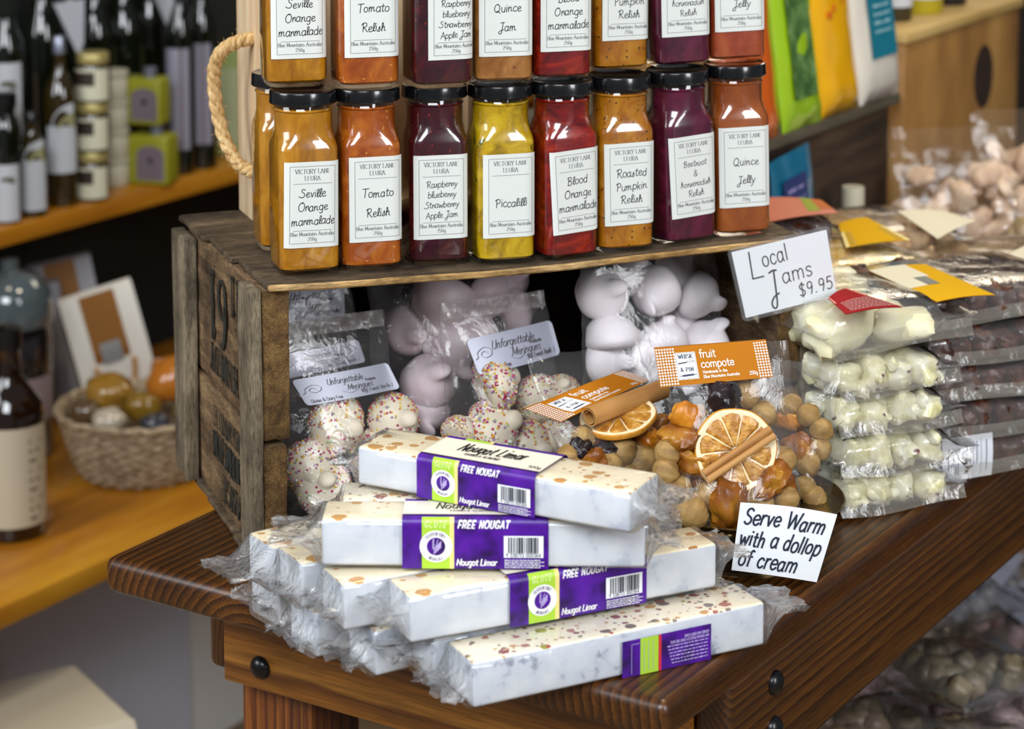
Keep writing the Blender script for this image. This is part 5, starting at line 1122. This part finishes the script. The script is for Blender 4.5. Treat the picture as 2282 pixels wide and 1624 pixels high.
def yellow_b(b, f):
    m = MB(); r = random.Random(4)
    for k in range(9):
        cx, cz = r.uniform(.015, .075), r.uniform(.09, .21); m.add([f(cx, cz, .0004)] + [f(cx+.005*math.cos(i*PI/4)*(1 if i % 2 else .6), cz+.005*math.sin(i*PI/4)*(1 if i % 2 else .6), .0004) for i in range(8)], [(0, i+1, (i+1) % 8+1) for i in range(8)])
    m.obj('flower_print', P('flower_orange', 'e8762c', rough=.3), b, 0)
def white_b(b, f):
    m = MB(); rect(m, .022, .086, .045, .24, f, 0, 3, 3); p = m.obj('teal_panel', P('teal_print', '1a7c92', rough=.25, coat=.3), b, 40)
    m = MB(); g = lambda u, v: f(u, v, .0006)
    for i in range(4): microtext(m, .034, .076, .098 - i*.009, .006, g, 0, i)
    for k in range(3): ribbon(m, _smooth([(.026, .14+.02*k), (.05, .125+.02*k), (.082, .15+.02*k)]), .0012, 'pen', g, 0)
    m.obj('print', P('pale_teal', '9cc8d0', rough=.4), p, 0)
pouch(.150, .690, .095, .25, .010, R(7), G_('dc6420', 'orange_pouch'), 'glossy orange pouch at the left end, next to the jam jars')
pouch(.152, .790, .088, .25, .010, R(8), G_('9cc420', 'lime_pouch'), 'lime green pouch with dark leaf panel, leaning on the dark box', green_b)
pouch(.150, .878, .092, .25, .011, R(8), G_('f0b00c', 'yellow_pouch'), 'yellow pouch with small orange flowers, between green and white pouches', yellow_b)
pouch(.152, .972, .106, .26, .011, R(8), G_('ddd6c8', 'cream_pouch'), 'off-white pouch with teal panel at the right end of the row', white_b)
def blue_b(b, f):
    m = MB(); rect(m, .014, .066, .012, .088, f); q = m.obj('blue_panel', P('royal_blue', '14306e', rough=.3), b, 0); m = MB()
    for i in range(3): microtext(m, .022, .058, .074 - i*.011, .008, lambda u, v: f(u, v, .0005), 0, i)
    m.obj('print', P('lilac_grey', '8a86b4', rough=.5), q, 0)
o = pouch(.171, .760, .092, .110, .006, R(4), G_('1a6a8c', 'teal_blue_pouch'), 'small blue packet standing upright in the shadow below the pouches', blue_b, 'blue_packet', z=.068, roll=R(-4)); o['group'] = 'loose packs by the dark box'
st3 = packet(tab(.208, .742, .0008), -TA + PI/2, .19, .046, .0655, None, 'low dark carton-shaped packet under the small blue packet', 'loose packs by the dark box', 140, mat=CHOC, nx=5, ny=2, tl=.004, tr=.004)
def tub(loc, r, h, label):
    t = thing('small_tub', label, 'tub', loc); m = MB(); m.lathe([(r*.9, 0), (r, .003), (r, h*.8), (r*.96, h*.84)], 24); m.obj('body', P('tub_white', 'd2ccb8', rough=.4), t)
    m = MB(); m.lathe([(r*1.04, h*.82), (r*1.04, h*.98), (r, h)], 24); m.obj('lid', P('tub_lid', 'c8c0a8', rough=.4), t); m = MB(); m.lathe([(r*1.012, h*.25), (r*1.012, h*.55)], 24, cap0=False, cap1=False); m.obj('label', P('tub_green', '7c8a5a', rough=.5), t)
tub(tab(.184, .905, .0005), .011, .130, 'tall pale tub with green label beside the dark box corner')
# pale bottles on the plywood box
for i, (l, r, h, c) in enumerate(((1.135, .022, .10, 'b0a024'), (1.20, .020, .10, '3c3420'), (1.275, .026, .11, 'b0a024'), (1.36, .022, .10, '1c1a1e'))):
    t = thing('jar', ('white-labelled jar with mustard base, left end of the plywood box top', 'white-labelled jar with dark base, second along the plywood box top', 'white-labelled jar with wide mustard base, third along the plywood box top', 'dark jar at the right end of the plywood box top')[i], 'jar', tab(.10, l, .2584), -TA + .4*i, group='jars on the plywood box')
    m = MB(); m.lathe([(r*.94, 0), (r, .004), (r, h*.75), (r*.8, h*.85), (r*.8, h*.9)], 28); m.obj('body', P('base_%d' % i, c, rough=.3), t); m = MB(); m.lathe([(r*1.01, h*.16), (r*1.01, h*.7)], 28, cap0=False, cap1=False); lb = m.obj('label', P('cool_white', 'd0d2d8', rough=.6) if i < 3 else P('dark_label', '2a2a34', rough=.5), t)
    m = MB(); m.lathe([(r*.86, h*.88), (r*.86, h)], 28); m.obj('lid', LID, t)
# loose bags of biscuits in front of the plywood box
WARM = film('biscuit_film', .05, .6, .12, .3, 30, hz='b89a78')
def biscuit_bag(s_, l, W, Hh, T, yaw, lean, mat, label, seed, n=14, extra=None):
    n = int(n*1.5)
    b = Bag('biscuit_bag', label, 'bag', tab(s_, l, .0008), -TA + yaw, lean, W, Hh, T, 'loose bags of biscuits', seed=seed, crumple=.004, mat=WARM); r = random.Random(seed); m = MB()
    for k in range(n):
        x = r.uniform(-.40, .40)*W; z = r.uniform(.08, .72)*Hh; y = r.uniform(-.6, .3)*T; lump(m, (x, y, z), (r.uniform(.015, .024), .011, r.uniform(.014, .022)), seed*9+k, sq=2.4, spin=1, amp=.3)
    m.obj('filling', mat, b.root, 60); return b
biscuit_bag(.24, 1.05, .14, .17, .030, PI/2 - .9, R(12), PBISC, 'bag of pinkish biscuits leaning on the plywood box beside the dark box corner', 151, 22)
biscuit_bag(.30, 1.15, .15, .18, .034, PI/2 - .9, R(14), PBISC, 'large bag of pale pink biscuits in front of the plywood box', 152, 24)
biscuit_bag(.36, 1.29, .15, .19, .034, PI/2 - .8, R(14), BISC, 'bag of biscuits at the right edge in front of the plywood box', 153, 22)
biscuit_bag(.37, 1.02, .13, .12, .030, PI/2 - 1.0, R(25), NM('olive_biscuit', [(.3, '4a3c22'), (.5, '8a7450'), (.7, 'b49c78')], 35, rough=.5), 'bag of dark olive and brown sweets behind the biscuit packets', 154, 18)
# ------------------------------------------------------------------ shelf and counter along the wall, left
honey = NM('honey_pine', [(.3, '7c4a0c'), (.5, 'a86c12'), (.7, 'c08820')], 3, 4, (6, .8, 6), rough=.35, coat=.25)
SH = -.023; CT = -.312
sh = thing('wall_shelf', 'honey pine wall shelf lined with bottles and jars', 'shelf', tab(0, 0, 0), -TA)
m = MB(); m.rbox(-1.069, -.882, .12, 3.0, SH-.024, SH-.0004, .003, 2); m.obj('board', honey, sh)
for l in (.35, 2.2): 
    m = MB(); m.rbox(-1.069, -.93, l, l+.02, SH-.12, SH-.0245, .002, 1); m.obj('bracket', honey, sh)
ct = thing('wall_counter', 'low honey pine counter along the wall with grey front panels', 'counter', tab(0, 0, 0), -TA)
m = MB(); m.rbox(-1.069, -.556, .0, 2.6, CT-.026, CT-.0004, .004, 2); m.obj('counter_top', honey, ct)
grey = P('grey_panel', 'cfcfda', rough=.6); m = MB(); m.box(-1.02, -.79, .0, 1.02, FLOOR, CT-.0265); m.obj('front_panel', grey, ct, 0)
m = MB(); m.box(-1.02, -.80, 1.024, 2.5, FLOOR, CT-.0265); m.obj('front_panel', P('pale_panel', 'e8e4de', rough=.6), ct, 0)
bo = thing('carton', 'pale cream carton with open flap on the floor under the counter', 'carton', tab(-.617, .62, FLOOR+.0005), -TA - R(25)); cream_c = P('cream_carton', 'c8bda6', rough=.7)
m = MB(); m.rbox(0, .165, -.30, 0, 0, .31, .002, 1); m.obj('body', cream_c, bo); m = MB(); m.add([(.1655, -.30, .31), (.1655, 0, .31), (.215, 0, .24), (.215, -.30, .24), (.1655, -.30, .307), (.1655, 0, .307), (.215, 0, .237), (.215, -.30, .237)], [(0, 1, 2, 3), (7, 6, 5, 4), (0, 3, 7, 4), (1, 5, 6, 2), (3, 2, 6, 7), (0, 4, 5, 1)]); m.obj('flap', cream_c, bo, 0)
amber = P('dark_amber_glass', '1c0e06', rough=.06, coat=.6); green_gl = P('dark_green_glass', '0c1008', rough=.06, coat=.6); olive_gl = P('olive_oil_glass', '2a2006', rough=.06, coat=.6)
def bottle(loc, r, h, label, glass, cap, lab=None, neck=.34, name='bottle', group='bottles on the wall shelf', yaw=0, caps=None, shoulder=.62, labmat=None, band=None, motif=None):
    t = thing(name, label, 'bottle', loc, yaw, group); m = MB()
    m.lathe([(r*.92, 0), (r, .004), (r, h*shoulder), (r*.93, h*(shoulder+.06)), (r*.62, h*(shoulder+.13)), (r*neck, h*(shoulder+.19)), (r*neck*.92, h*.93), (r*neck, h*.935)], 32); m.obj('body', glass, t, 60)
    c0 = caps or .90; m = MB(); m.lathe([(r*neck*1.10, h*c0), (r*neck*1.12, h*.995), (r*neck*1.02, h)], 24); m.obj('cap', cap, t, 50)
    def arc(u, v, o=0): a = u/r - PI/2; return ((r*1.012+o)*math.cos(a), (r*1.012+o)*math.sin(a), v)
    if lab:
        z0, z1, wd = lab; m = MB(); rect(m, -r*wd, r*wd, h*z0, h*z1, arc, 0, 22, 1); lb = m.obj('label', labmat or P('shelf_label', 'b0b4ba', rough=.6), t, 60)
        if band: m = MB(); rect(m, -r*wd*band[2], r*wd*band[3], h*band[0], h*band[1], lambda u, v: arc(u, v, .0005), 0, 16, 1); m.obj('label_band', band[4], lb, 60)
        if motif == 'quarter':
            m = MB(); n = 14; R0 = r*1.35; cx, cz = r*.75, h*z1
            m.add([arc(cx, cz, .0006)] + [arc(cx - R0*math.sin(i/n*PI/2), cz + R0*math.cos(i/n*PI/2), .0006) for i in range(n+1)], [(0, i+1, i+2) for i in range(n)]); m.obj('rounded_top', labmat or MATS['shelf_label'], lb, 60)
            m = MB(); R1 = R0*.72; m.add([arc(cx, cz-h*.02, .0011)] + [arc(cx - R1*math.sin(i/n*PI/2), cz-h*.02 + R1*math.cos(i/n*PI/2), .0011) for i in range(n+1)], [(0, i+1, i+2) for i in range(n)]); m.obj('olive_print', P('sage_print', '8a8a60', rough=.6), lb, 60)
        if motif == 'sprig':
            m = MB()
            for q in range(5): ribbon(m, _smooth([(-r*.3+q*r*.12, h*(z1-.12)), (q*r*.1, h*(z1-.10-.02*(q % 2))), (r*.2+q*r*.08, h*(z1-.14))]), r*.12, 'calli', lambda u, v: arc(u, v, .0006))
            m.obj('print', P('sprig_print', '4a4a34', rough=.7), lb, 0)
        if motif == 'text':
            m = MB()
            for q in range(9): rect(m, r*.25, r*(.5 + .1*(q % 3)), h*(z0+.03+q*(z1-z0-.06)/9), h*(z0+.03+q*(z1-z0-.06)/9) + h*.014, lambda u, v: arc(u, v, .0005))
            m.obj('print', P('faint_print', '6a6458', rough=.7), lb, 0)
    return t
blk = P('black_cap', '08090b', rough=.3); sil = P('silver_cap', '8c90a0', rough=.3, metal=.7); gcap = P('green_capsule', '6a8a3c', rough=.35); face = -.12
def on_shelf(px, py, z=SH): p = onz(px, py, z); p.z = z + .0003; return p
def S_(px, dep=0, z=SH):   # stand on the shelf: column in the photo, distance behind the shelf edge
    d = ray(px, 300); s0 = -.905 - dep; n = Vector((math.cos(TA), -math.sin(TA), 0)); P0 = tab(s0, 0); k = (P0 - CAM).dot(n)/d.dot(n); q = CAM + d*k; return Vector((q.x, q.y, z + .0003))
cols = lambda px, w: None
bottle(S_(136, .012), .0215, .215, 'tall dark oil bottle with pale rounded label, left part of the shelf', olive_gl, sil, (.20, .48, .95), yaw=.25, motif='quarter')
bottle(S_(70, .0), .0190, .130, 'short oil bottle with pale rounded label, left of the tall dark one', olive_gl, blk, (.06, .55, .95), yaw=.25, motif='quarter', neck=.4)
bottle(S_(12, .0), .0190, .160, 'dark jar with white sprig label at the left edge of the shelf, front', green_gl, blk, (.02, .46, .9), yaw=.2, motif='sprig', neck=.7, shoulder=.7)
bottle(S_(18, .05), .0230, .235, 'dark bottle with white sprig label standing behind at the left edge', green_gl, blk, (.42, .80, .9), yaw=.2, motif='sprig', neck=.5, shoulder=.84)
# wine bottles in the back row
for i, (px, hh) in enumerate(((100, .315), (160, .308), (216, .302), (281, .300), (340, .310), (411, .282))):
    bottle(S_(px, .118), .0295, hh, ('wine bottle with green capsule, first from the left in the back row', 'wine bottle with green capsule, second in the back row, with a grey paper tag', 'wine bottle with green capsule, third from the left in the back row', 'wine bottle with green capsule, fourth from the left in the back row', 'wine bottle with green capsule and white paper tag on its neck', 'wine bottle with green capsule at the right of the back row')[i], green_gl, gcap, None, neck=.40, group='wine bottles in the back row', caps=.84, shoulder=.60)
for px, dep, z, w, hh, lb in ((160, .07, .185, .022, .060, 'grey paper tag hanging from the second wine bottle'), (366, .07, .190, .024, .070, 'white paper tag hanging from the fifth wine bottle')):
    p = S_(px, dep); t = thing('paper_tag', lb, 'tag', (p.x, p.y, SH+z), -TA + .9 if False else -TA + 1.2, group='paper tags on bottle necks'); m = MB(); a = [(-w, 0, hh), (w, 0, hh*1.05), (w*.9, 0, hh*.1), (w*.55, 0, -.012)] 
    m.loft([[(x, -.0006, z_) for x, y, z_ in a], [(x, .0006, z_) for x, y, z_ in a]]); m.obj('card', P('tag_paper', 'a8acb4', rough=.7), t, 0); m = MB(); m.tube([(0, 0, hh), (.002, .01, hh+.02), (.0, .02, hh+.03)], .0006, 5); m.obj('string', P('string', 'b0a890', rough=.8), t)
# stacked labelled jars
whl = P('ivory_label', 'c2c0a8', rough=.6); dkb = P('chocolate_band', '2c2018', rough=.5); goldlid = P('pale_gold_lid', 'a89a60', rough=.35, metal=.4); ivlid = P('ivory_lid', 'b4b09c', rough=.5)
def squat(loc, r, h, label, group, lab=True):
    t = thing('preserve_jar', label, 'jar', loc, -.2, group); m = MB(); m.lathe([(r*.93, 0), (r, .003), (r, h*.72), (r*.86, h*.8)], 28); m.obj('body', P('dark_preserve', '2a1c12', rough=.15, coat=.4) if lab else ivlid, t, 50)
    m = MB(); m.lathe([(r*.92, h*.79), (r*(.94 if lab else 1.08), h*.82), (r*(.94 if lab else 1.08), h*.98), (r*.9, h)], 28); m.obj('lid', goldlid if lab else ivlid, t, 50)
    if lab:
        arc = lambda u, v, o=0: ((r*1.012+o)*math.cos(u/r-PI/2), (r*1.012+o)*math.sin(u/r-PI/2), v); m = MB(); rect(m, -r*1.4, r*1.4, h*.06, h*.70, arc, 0, 20, 1); lb = m.obj('label', whl, t, 60); m = MB(); rect(m, -r*1.0, r*.45, h*.36, h*.64, lambda u, v: arc(u, v, .0005), 0, 12, 1); m.obj('brown_panel', dkb, lb, 60)
    return t
p = S_(203, .0)
for k in range(3): squat((p.x + .002*k, p.y, p.z + k*.0635), .0222, .063, ('ivory-labelled jar with brown panel at the bottom of its pile', 'ivory-labelled jar with brown panel in the middle of its pile', 'ivory-labelled jar with brown panel topping its pile')[k], 'ivory-labelled jars in a pile')
p = S_(252, .035)
for k in range(4): squat((p.x, p.y, p.z + k*.0385), .0200, .038, ('squat cream tub at the bottom of the pile of four', 'squat cream tub second from the bottom of the pile', 'squat cream tub third from the bottom of the pile', 'squat cream tub topping the pile of four')[k], 'squat cream tubs in a pile', False)
# yellow tins
ytin = P('olive_yellow_tin', '8a8a1e', rough=.4); mauve = P('mauve_label', '6a5f68', rough=.6)
def tin(loc, yaw, w, h, label):
    t = thing('tin', label, 'tin', loc, yaw, 'olive yellow tins'); m = MB(); m.rbox(-w/2, w/2, -w*.35, w*.35, 0, h, .004, 3); m.obj('body', ytin, t); m = MB(); m.lathe([(w*.16, h+.0001), (w*.16, h+.012), (w*.14, h+.013)], 20, c=(w*.1, 0, 0)); m.obj('cap', sil, t)
    m = MB(); hw_ = w*.34; n = 10; ar = [(-hw_, h*.10), (hw_, h*.10), (hw_, h*.62)] + [(hw_*math.cos(i*PI/n), h*.62 + h*.18*math.sin(i*PI/n)) for i in range(1, n)] + [(-hw_, h*.62)]
    m.add([(x + w*.08, -w*.351, z) for x, z in ar], [tuple(range(len(ar)))]); lb = m.obj('label', mauve, t, 0); m = MB(); m.add([(w*.08 + .004*math.cos(i*PI/4), -w*.3525, h*.5 + .004*math.sin(i*PI/4)) for i in range(8)], [tuple(range(8))]); m.obj('print', P('dark_plum', '2a1e2c', rough=.6), lb, 0)
p = S_(340, .0); tin(p, -.25, .058, .066, 'olive yellow tin with mauve label standing on the shelf'); p2 = S_(328, .008, SH+.0795); tin(p2, -.25, .054, .062, 'olive yellow tin with mauve label stacked on another tin')
# tall bottles with silver-white labels, dark box
bottle(S_(404, .012), .0190, .260, 'tall dark bottle with long silvery label, right part of the shelf', green_gl, blk, (.13, .66, 1.0), yaw=-.2, labmat=P('silvery_label', '8c8a98', rough=.5), band=(.13, .66, -.25, .55, mauve), shoulder=.70)
bottle(S_(452, .012), .0195, .262, 'tall dark bottle with long silvery label, next to the green card', green_gl, blk, (.13, .66, 1.0), yaw=-.2, labmat=MATS['silvery_label'], band=(.13, .66, -.25, .55, mauve), shoulder=.70)
p = S_(512, .03); t = thing('green_carton', 'pale green carton at the right end of the shelf beside the pine box', 'carton', p, -.3); m = MB(); m.rbox(-.022, .022, -.01, .01, 0, .150, .001, 1); m.obj('body', P('pale_green_carton', '93a060', rough=.6), t); m = MB(); m.box(-.019, .019, -.0106, -.0101, .02, .125); m.obj('label', P('sage_label', 'a8ac84', rough=.6), t, 0)
# ------------------------------------------------------------------ on the counter
def on_ct(px, py): p = onz(px, py, CT); p.z = CT + .0003; return p
p = on_ct(28, 1185); bottle(p, .0385, .235, 'large dark sauce bottle with cream label on the counter, left edge', amber, blk, (.07, .55, 1.1), neck=.36, group='things on the counter', yaw=.5, labmat=P('sauce_label', 'b8ae98', rough=.65), motif='text', shoulder=.58)
p = on_ct(30, 1010); t = thing('storage_jar', 'big glass jar of dark preserves with clear lid behind the sauce bottle', 'jar', p); m = MB(); m.lathe([(.047, 0), (.05, .005), (.05, .15), (.046, .165)], 36); m.obj('body', P('dark_contents', '181214', rough=.12, coat=.6), t, 50)
m = MB(); m.lathe([(.051, .166), (.053, .172), (.05, .205), (.036, .225), (.012, .232), (.012, .245), (.0001, .247)], 36, cap0=False); m.obj('glass_lid', P('grey_glass', '4a5458', rough=.08, coat=.8), t, 60); arc = lambda u, v, o=0: ((.0507+o)*math.cos(u/.05-PI/2), (.0507+o)*math.sin(u/.05-PI/2), v); m = MB(); rect(m, -.05, .075, .05, .105, arc, 0, 20, 1); lb = m.obj('label', P('jar_red_white', '8c7c80', rough=.6), t, 60); m = MB(); rect(m, -.02, .03, .062, .082, lambda u, v: arc(u, v, .0006), 0, 8, 1); m.obj('red_print', P('dark_red_print', '6a2428', rough=.6), lb, 60)
# wicker basket of packets
bc = on_ct(322, 1045); wick = NM('wicker', [(.3, '6a543c'), (.5, 'a08c70'), (.7, 'ccba9c')], 90, 3, (1, 1, 2.2), bmp=.8, bd=.004, rough=.7)
t = thing('wicker_basket', 'round wicker basket of wrapped goods on the counter beside the crate', 'basket', bc, 0, 'things on the counter'); m = MB(); rows = 15; nn_ = 96; rings = []
for k in range(rows*3+1):
    q = k/(rows*3); rr = .075 + .028*q**.7; z = .078*q; rings.append([((rr + .0022*math.sin(i*PI*24/nn_*2 + (k//3 % 2)*PI)*abs(math.sin((k % 3+.5)/3*PI)))*math.cos(2*PI*i/nn_), (rr + .0022*math.sin(i*PI*24/nn_*2 + (k//3 % 2)*PI))*math.sin(2*PI*i/nn_), z) for i in range(nn_)])
inner = [[(x*.94, y*.94, max(z, .004)) for x, y, z in r_] for r_ in rings[::-6]]; m.loft(rings + inner); m.obj('weave', wick, t, 70)
m = MB(); m.tube([(.103*math.cos(a), .103*math.sin(a), .079 + .0015*math.sin(a*20)) for a in [i*2*PI/60 for i in range(61)]], .0042, 8); m.obj('rim', wick, t, 70)
gold_w = G_('b8781c', 'gold_wrap'); items = ((-.045, .03, .085, .036, 'bundle in golden wrap in the back of the basket', '8a6420'), (.035, .040, .100, .042, 'orange-wrapped round bundle in the basket beside the crate', 'a8641c'), (-.035, -.035, .070, .024, 'pale paper parcel at the front left of the basket', 'a89c88'), (.0, .0, .078, .026, 'olive gold bundle in the middle of the basket', '7a5c1c'), (.022, -.050, .072, .020, 'dark shiny round tin at the front of the basket', '2c3038'), (.062, -.015, .075, .026, 'mustard bundle at the right of the basket', '7a6020'), (-.07, -.005, .072, .022, 'brown bundle at the left rim of the basket', '54402a'))
for i, (dx, dy, z, rr, lb, c) in enumerate(items):
    m = MB(); lump(m, (0, 0, 0), (rr, rr*.9, rr*.8), 200+i, 20, 12, 2.3); o = m.obj('wrapped_bundle', P('bundle_%s' % c, c, rough=.2, coat=.5), None, 60); o.location = (bc.x + dx, bc.y + dy, CT + z); tag(o, lb, 'bundle', 'bundles in the basket')
# gift bags
def giftbag(px, py, w, d, h, yaw, lean, label, strip=True, hand=True, body='e4e0d6'):
    p = on_ct(px, py); t = thing('gift_bag', label, 'bag', p, group='paper bags on the counter', rot=(R(-lean[0]), R(lean[1]), yaw)); m = MB(); m.loft([[(-w/2, -d/2, 0), (w/2, -d/2, 0), (w/2, d/2, 0), (-w/2, d/2, 0)], [(-w/2, -d/2, h*.6), (w/2, -d/2, h*.6), (w/2, d/2, h*.6), (-w/2, d/2, h*.6)], [(-w/2, -d*.15, h), (w/2, -d*.15, h), (w/2, d*.15, h), (-w/2, d*.15, h)]]); m.obj('bag_body', P('bag_%s' % body, body, rough=.6), t, 30)
    fr = lambda u, v, o=0: (u, -d/2 - .0006 - o + (max(0, v-h*.6)/(h*.4))*d*.35, v)
    if strip: m = MB(); rect(m, -w*.24, w*.24, h*.52, h*1.0, fr, 0, 1, 6); q = m.obj('brown_band', P('bag_brown', '8a5a1e', rough=.5), t, 0); m = MB(); rect(m, -w*.14, w*.14, h*.50, h*.66, lambda u, v: fr(u, v, .0006), 0, 1, 4); m.obj('grey_seal', P('bag_grey', '8e8e8e', rough=.6), q, 0)
    if hand: m = MB(); m.tube([(w*.26*math.cos(a), -d/2 - .003, h*.50 + h*.24*math.sin(a)) for a in [PI + i*PI/24 for i in range(25)]], .0032, 8); m.obj('handle', P('bag_handle', 'c08a3c', rough=.6), t, 60)
giftbag(285, 925, .095, .05, .185, .30, (-10, -14), 'white paper gift bag with brown band and loop handle, behind the basket')
giftbag(190, 880, .085, .05, .195, .25, (-6, -10), 'pale grey gift bag with brown band standing behind the white one', True, False, 'a2a0a4')
giftbag(98, 905, .070, .05, .17, .2, (-4, -4), 'grey paper bag next to the big glass jar', False, False, '8c8a90')
# ------------------------------------------------------------------ bags heaped on a low bench beyond the table, lower right
bench = thing('low_bench', 'dark low bench beyond the table, heaped with bags of sweets', 'bench', tab(0, 0, 0), -TA); BZ = -.52
m = MB(); m.rbox(.50, 1.5, .9, 2.4, BZ-.03, BZ, .004, 2); m.obj('bench_top', dkw, bench)
for s_, l in ((.52, .92), (1.44, .92), (.52, 2.34), (1.44, 2.34)):
    m = MB(); m.rbox(s_, s_+.05, l, l+.05, FLOOR, BZ-.0305, .003, 1); m.obj('leg', dkw, bench)
HEAP = [NM('heap_brown', [(.3, '54422f'), (.5, '8a745c'), (.7, 'b09c82')], 30, 4, rough=.4), NM('heap_pink', [(.3, '6a5050'), (.5, 'a08686'), (.7, 'c4aaa8')], 30, 4, rough=.4), NM('heap_olive', [(.3, '4a402c'), (.5, '786a50'), (.7, 'a09078')], 30, 4, rough=.4), NM('heap_grey', [(.3, '5e5e66'), (.5, '88888f'), (.7, 'aaaab2')], 30, 4, rough=.4)]
hk = ('brown', 'pinkish', 'olive', 'grey')
PILE = []
def heap_bag(px, py, z, k, w, lab, rz, label):
    w *= .84
    for _ in range(4):     # lie on whatever is already there
        p = onz(px, py, z); z = max([BZ + .024] + [q[2] + .047 for q in PILE if math.hypot(p.x-q[0], p.y-q[1]) < .56*(w + q[3])])
    p = onz(px, py, z); PILE.append((p.x, p.y, z, w)); t = thing('sweets_bag', label, 'bag', (p.x, p.y, z), group='heaped bags lower right', rot=(R(rnd.uniform(-5, 5)), R(rnd.uniform(-5, 5)), rz)); m = MB(); r = random.Random(int(px)); 
    for q in range(18): lump(m, (r.uniform(-.40, .40)*w, r.uniform(-.42, .42)*w, r.uniform(-.004, .006)), (w*.13, w*.12, .014), int(px)+q, 12, 8, 2.6, spin=.8, amp=.25)
    m.obj('filling', HEAP[k], t, 60); m = MB(); n = 30; rings = []
    for j in range(13):
        y = -.62*w + 1.24*w*j/12; hh = .0215*math.sin(PI*j/12)**.6 + .001; rings.append([tuple(Vector((.56*w*math.cos(2*PI*i/n), y, hh*math.sin(2*PI*i/n))) + noise.noise_vector(Vector((i*.4, j*.6, px)))*.006) for i in range(n)])
    m.loft(rings, False, False); m.obj('film', CLEAR, t, 70)
    if lab: m = MB(); m.loft([[(-w*lab[0], -w*lab[1], .0225), (w*lab[0], -w*lab[1], .0230), (w*lab[0], w*lab[1], .0230), (-w*lab[0], w*lab[1], .0225)], [(-w*lab[0], -w*lab[1], .0233), (w*lab[0], -w*lab[1], .0238), (w*lab[0], w*lab[1], .0238), (-w*lab[0], w*lab[1], .0233)]]); m.obj('label', P('heap_label', 'b0b4c4', rough=.6), t, 0)
z0 = BZ + .045
for row in ((2215, 1300, z0+.05, 3, .13, (.22, .48), -.5, 'bag with tall blue-white label at the top right of the heap'), (2245, 1480, z0+.05, 2, .15, (.24, .46), -.9, 'bag with large blue-white label at the right edge of the heap'), (2150, 1400, z0+.03, 0, .14, None, .3, 'bag of brown sweets in the middle of the heap'),
            (2060, 1455, z0+.02, 0, .15, None, .9, 'bag of tan sweets just below the table side'), (2040, 1545, z0+.03, 1, .15, None, -.3, 'bag of pinkish sweets in the lower middle of the heap'), (1950, 1560, z0, 3, .13, (.2, .3), .6, 'grey bag with small label close to the table side'),
            (2150, 1590, z0+.02, 3, .16, None, .1, 'silvery bag at the bottom of the heap'), (2270, 1390, z0+.02, 1, .12, (.2, .4), .4, 'pink bag with blue label at the right edge'), (1880, 1620, z0, 2, .14, None, .2, 'olive bag at the lower left of the heap'),
            (2250, 1600, z0+.02, 1, .15, None, -.6, 'mauve bag in the bottom right corner of the heap'), (2120, 1330, z0, 3, .12, (.3, .2), .4, 'grey labelled bag tucked beneath the table side'), (1990, 1650, z0+.02, 0, .15, None, .5, 'brown bag cut by the bottom edge of the photo'), (2130, 1500, z0+.03, 2, .13, None, -.8, 'olive bag in the centre of the heap'), (2330, 1540, z0, 0, .14, None, .2, 'brown bag at the far right edge of the heap'), (2190, 1680, z0, 0, .15, None, 0, 'brown bag beneath the silvery one')):
    heap_bag(*row)
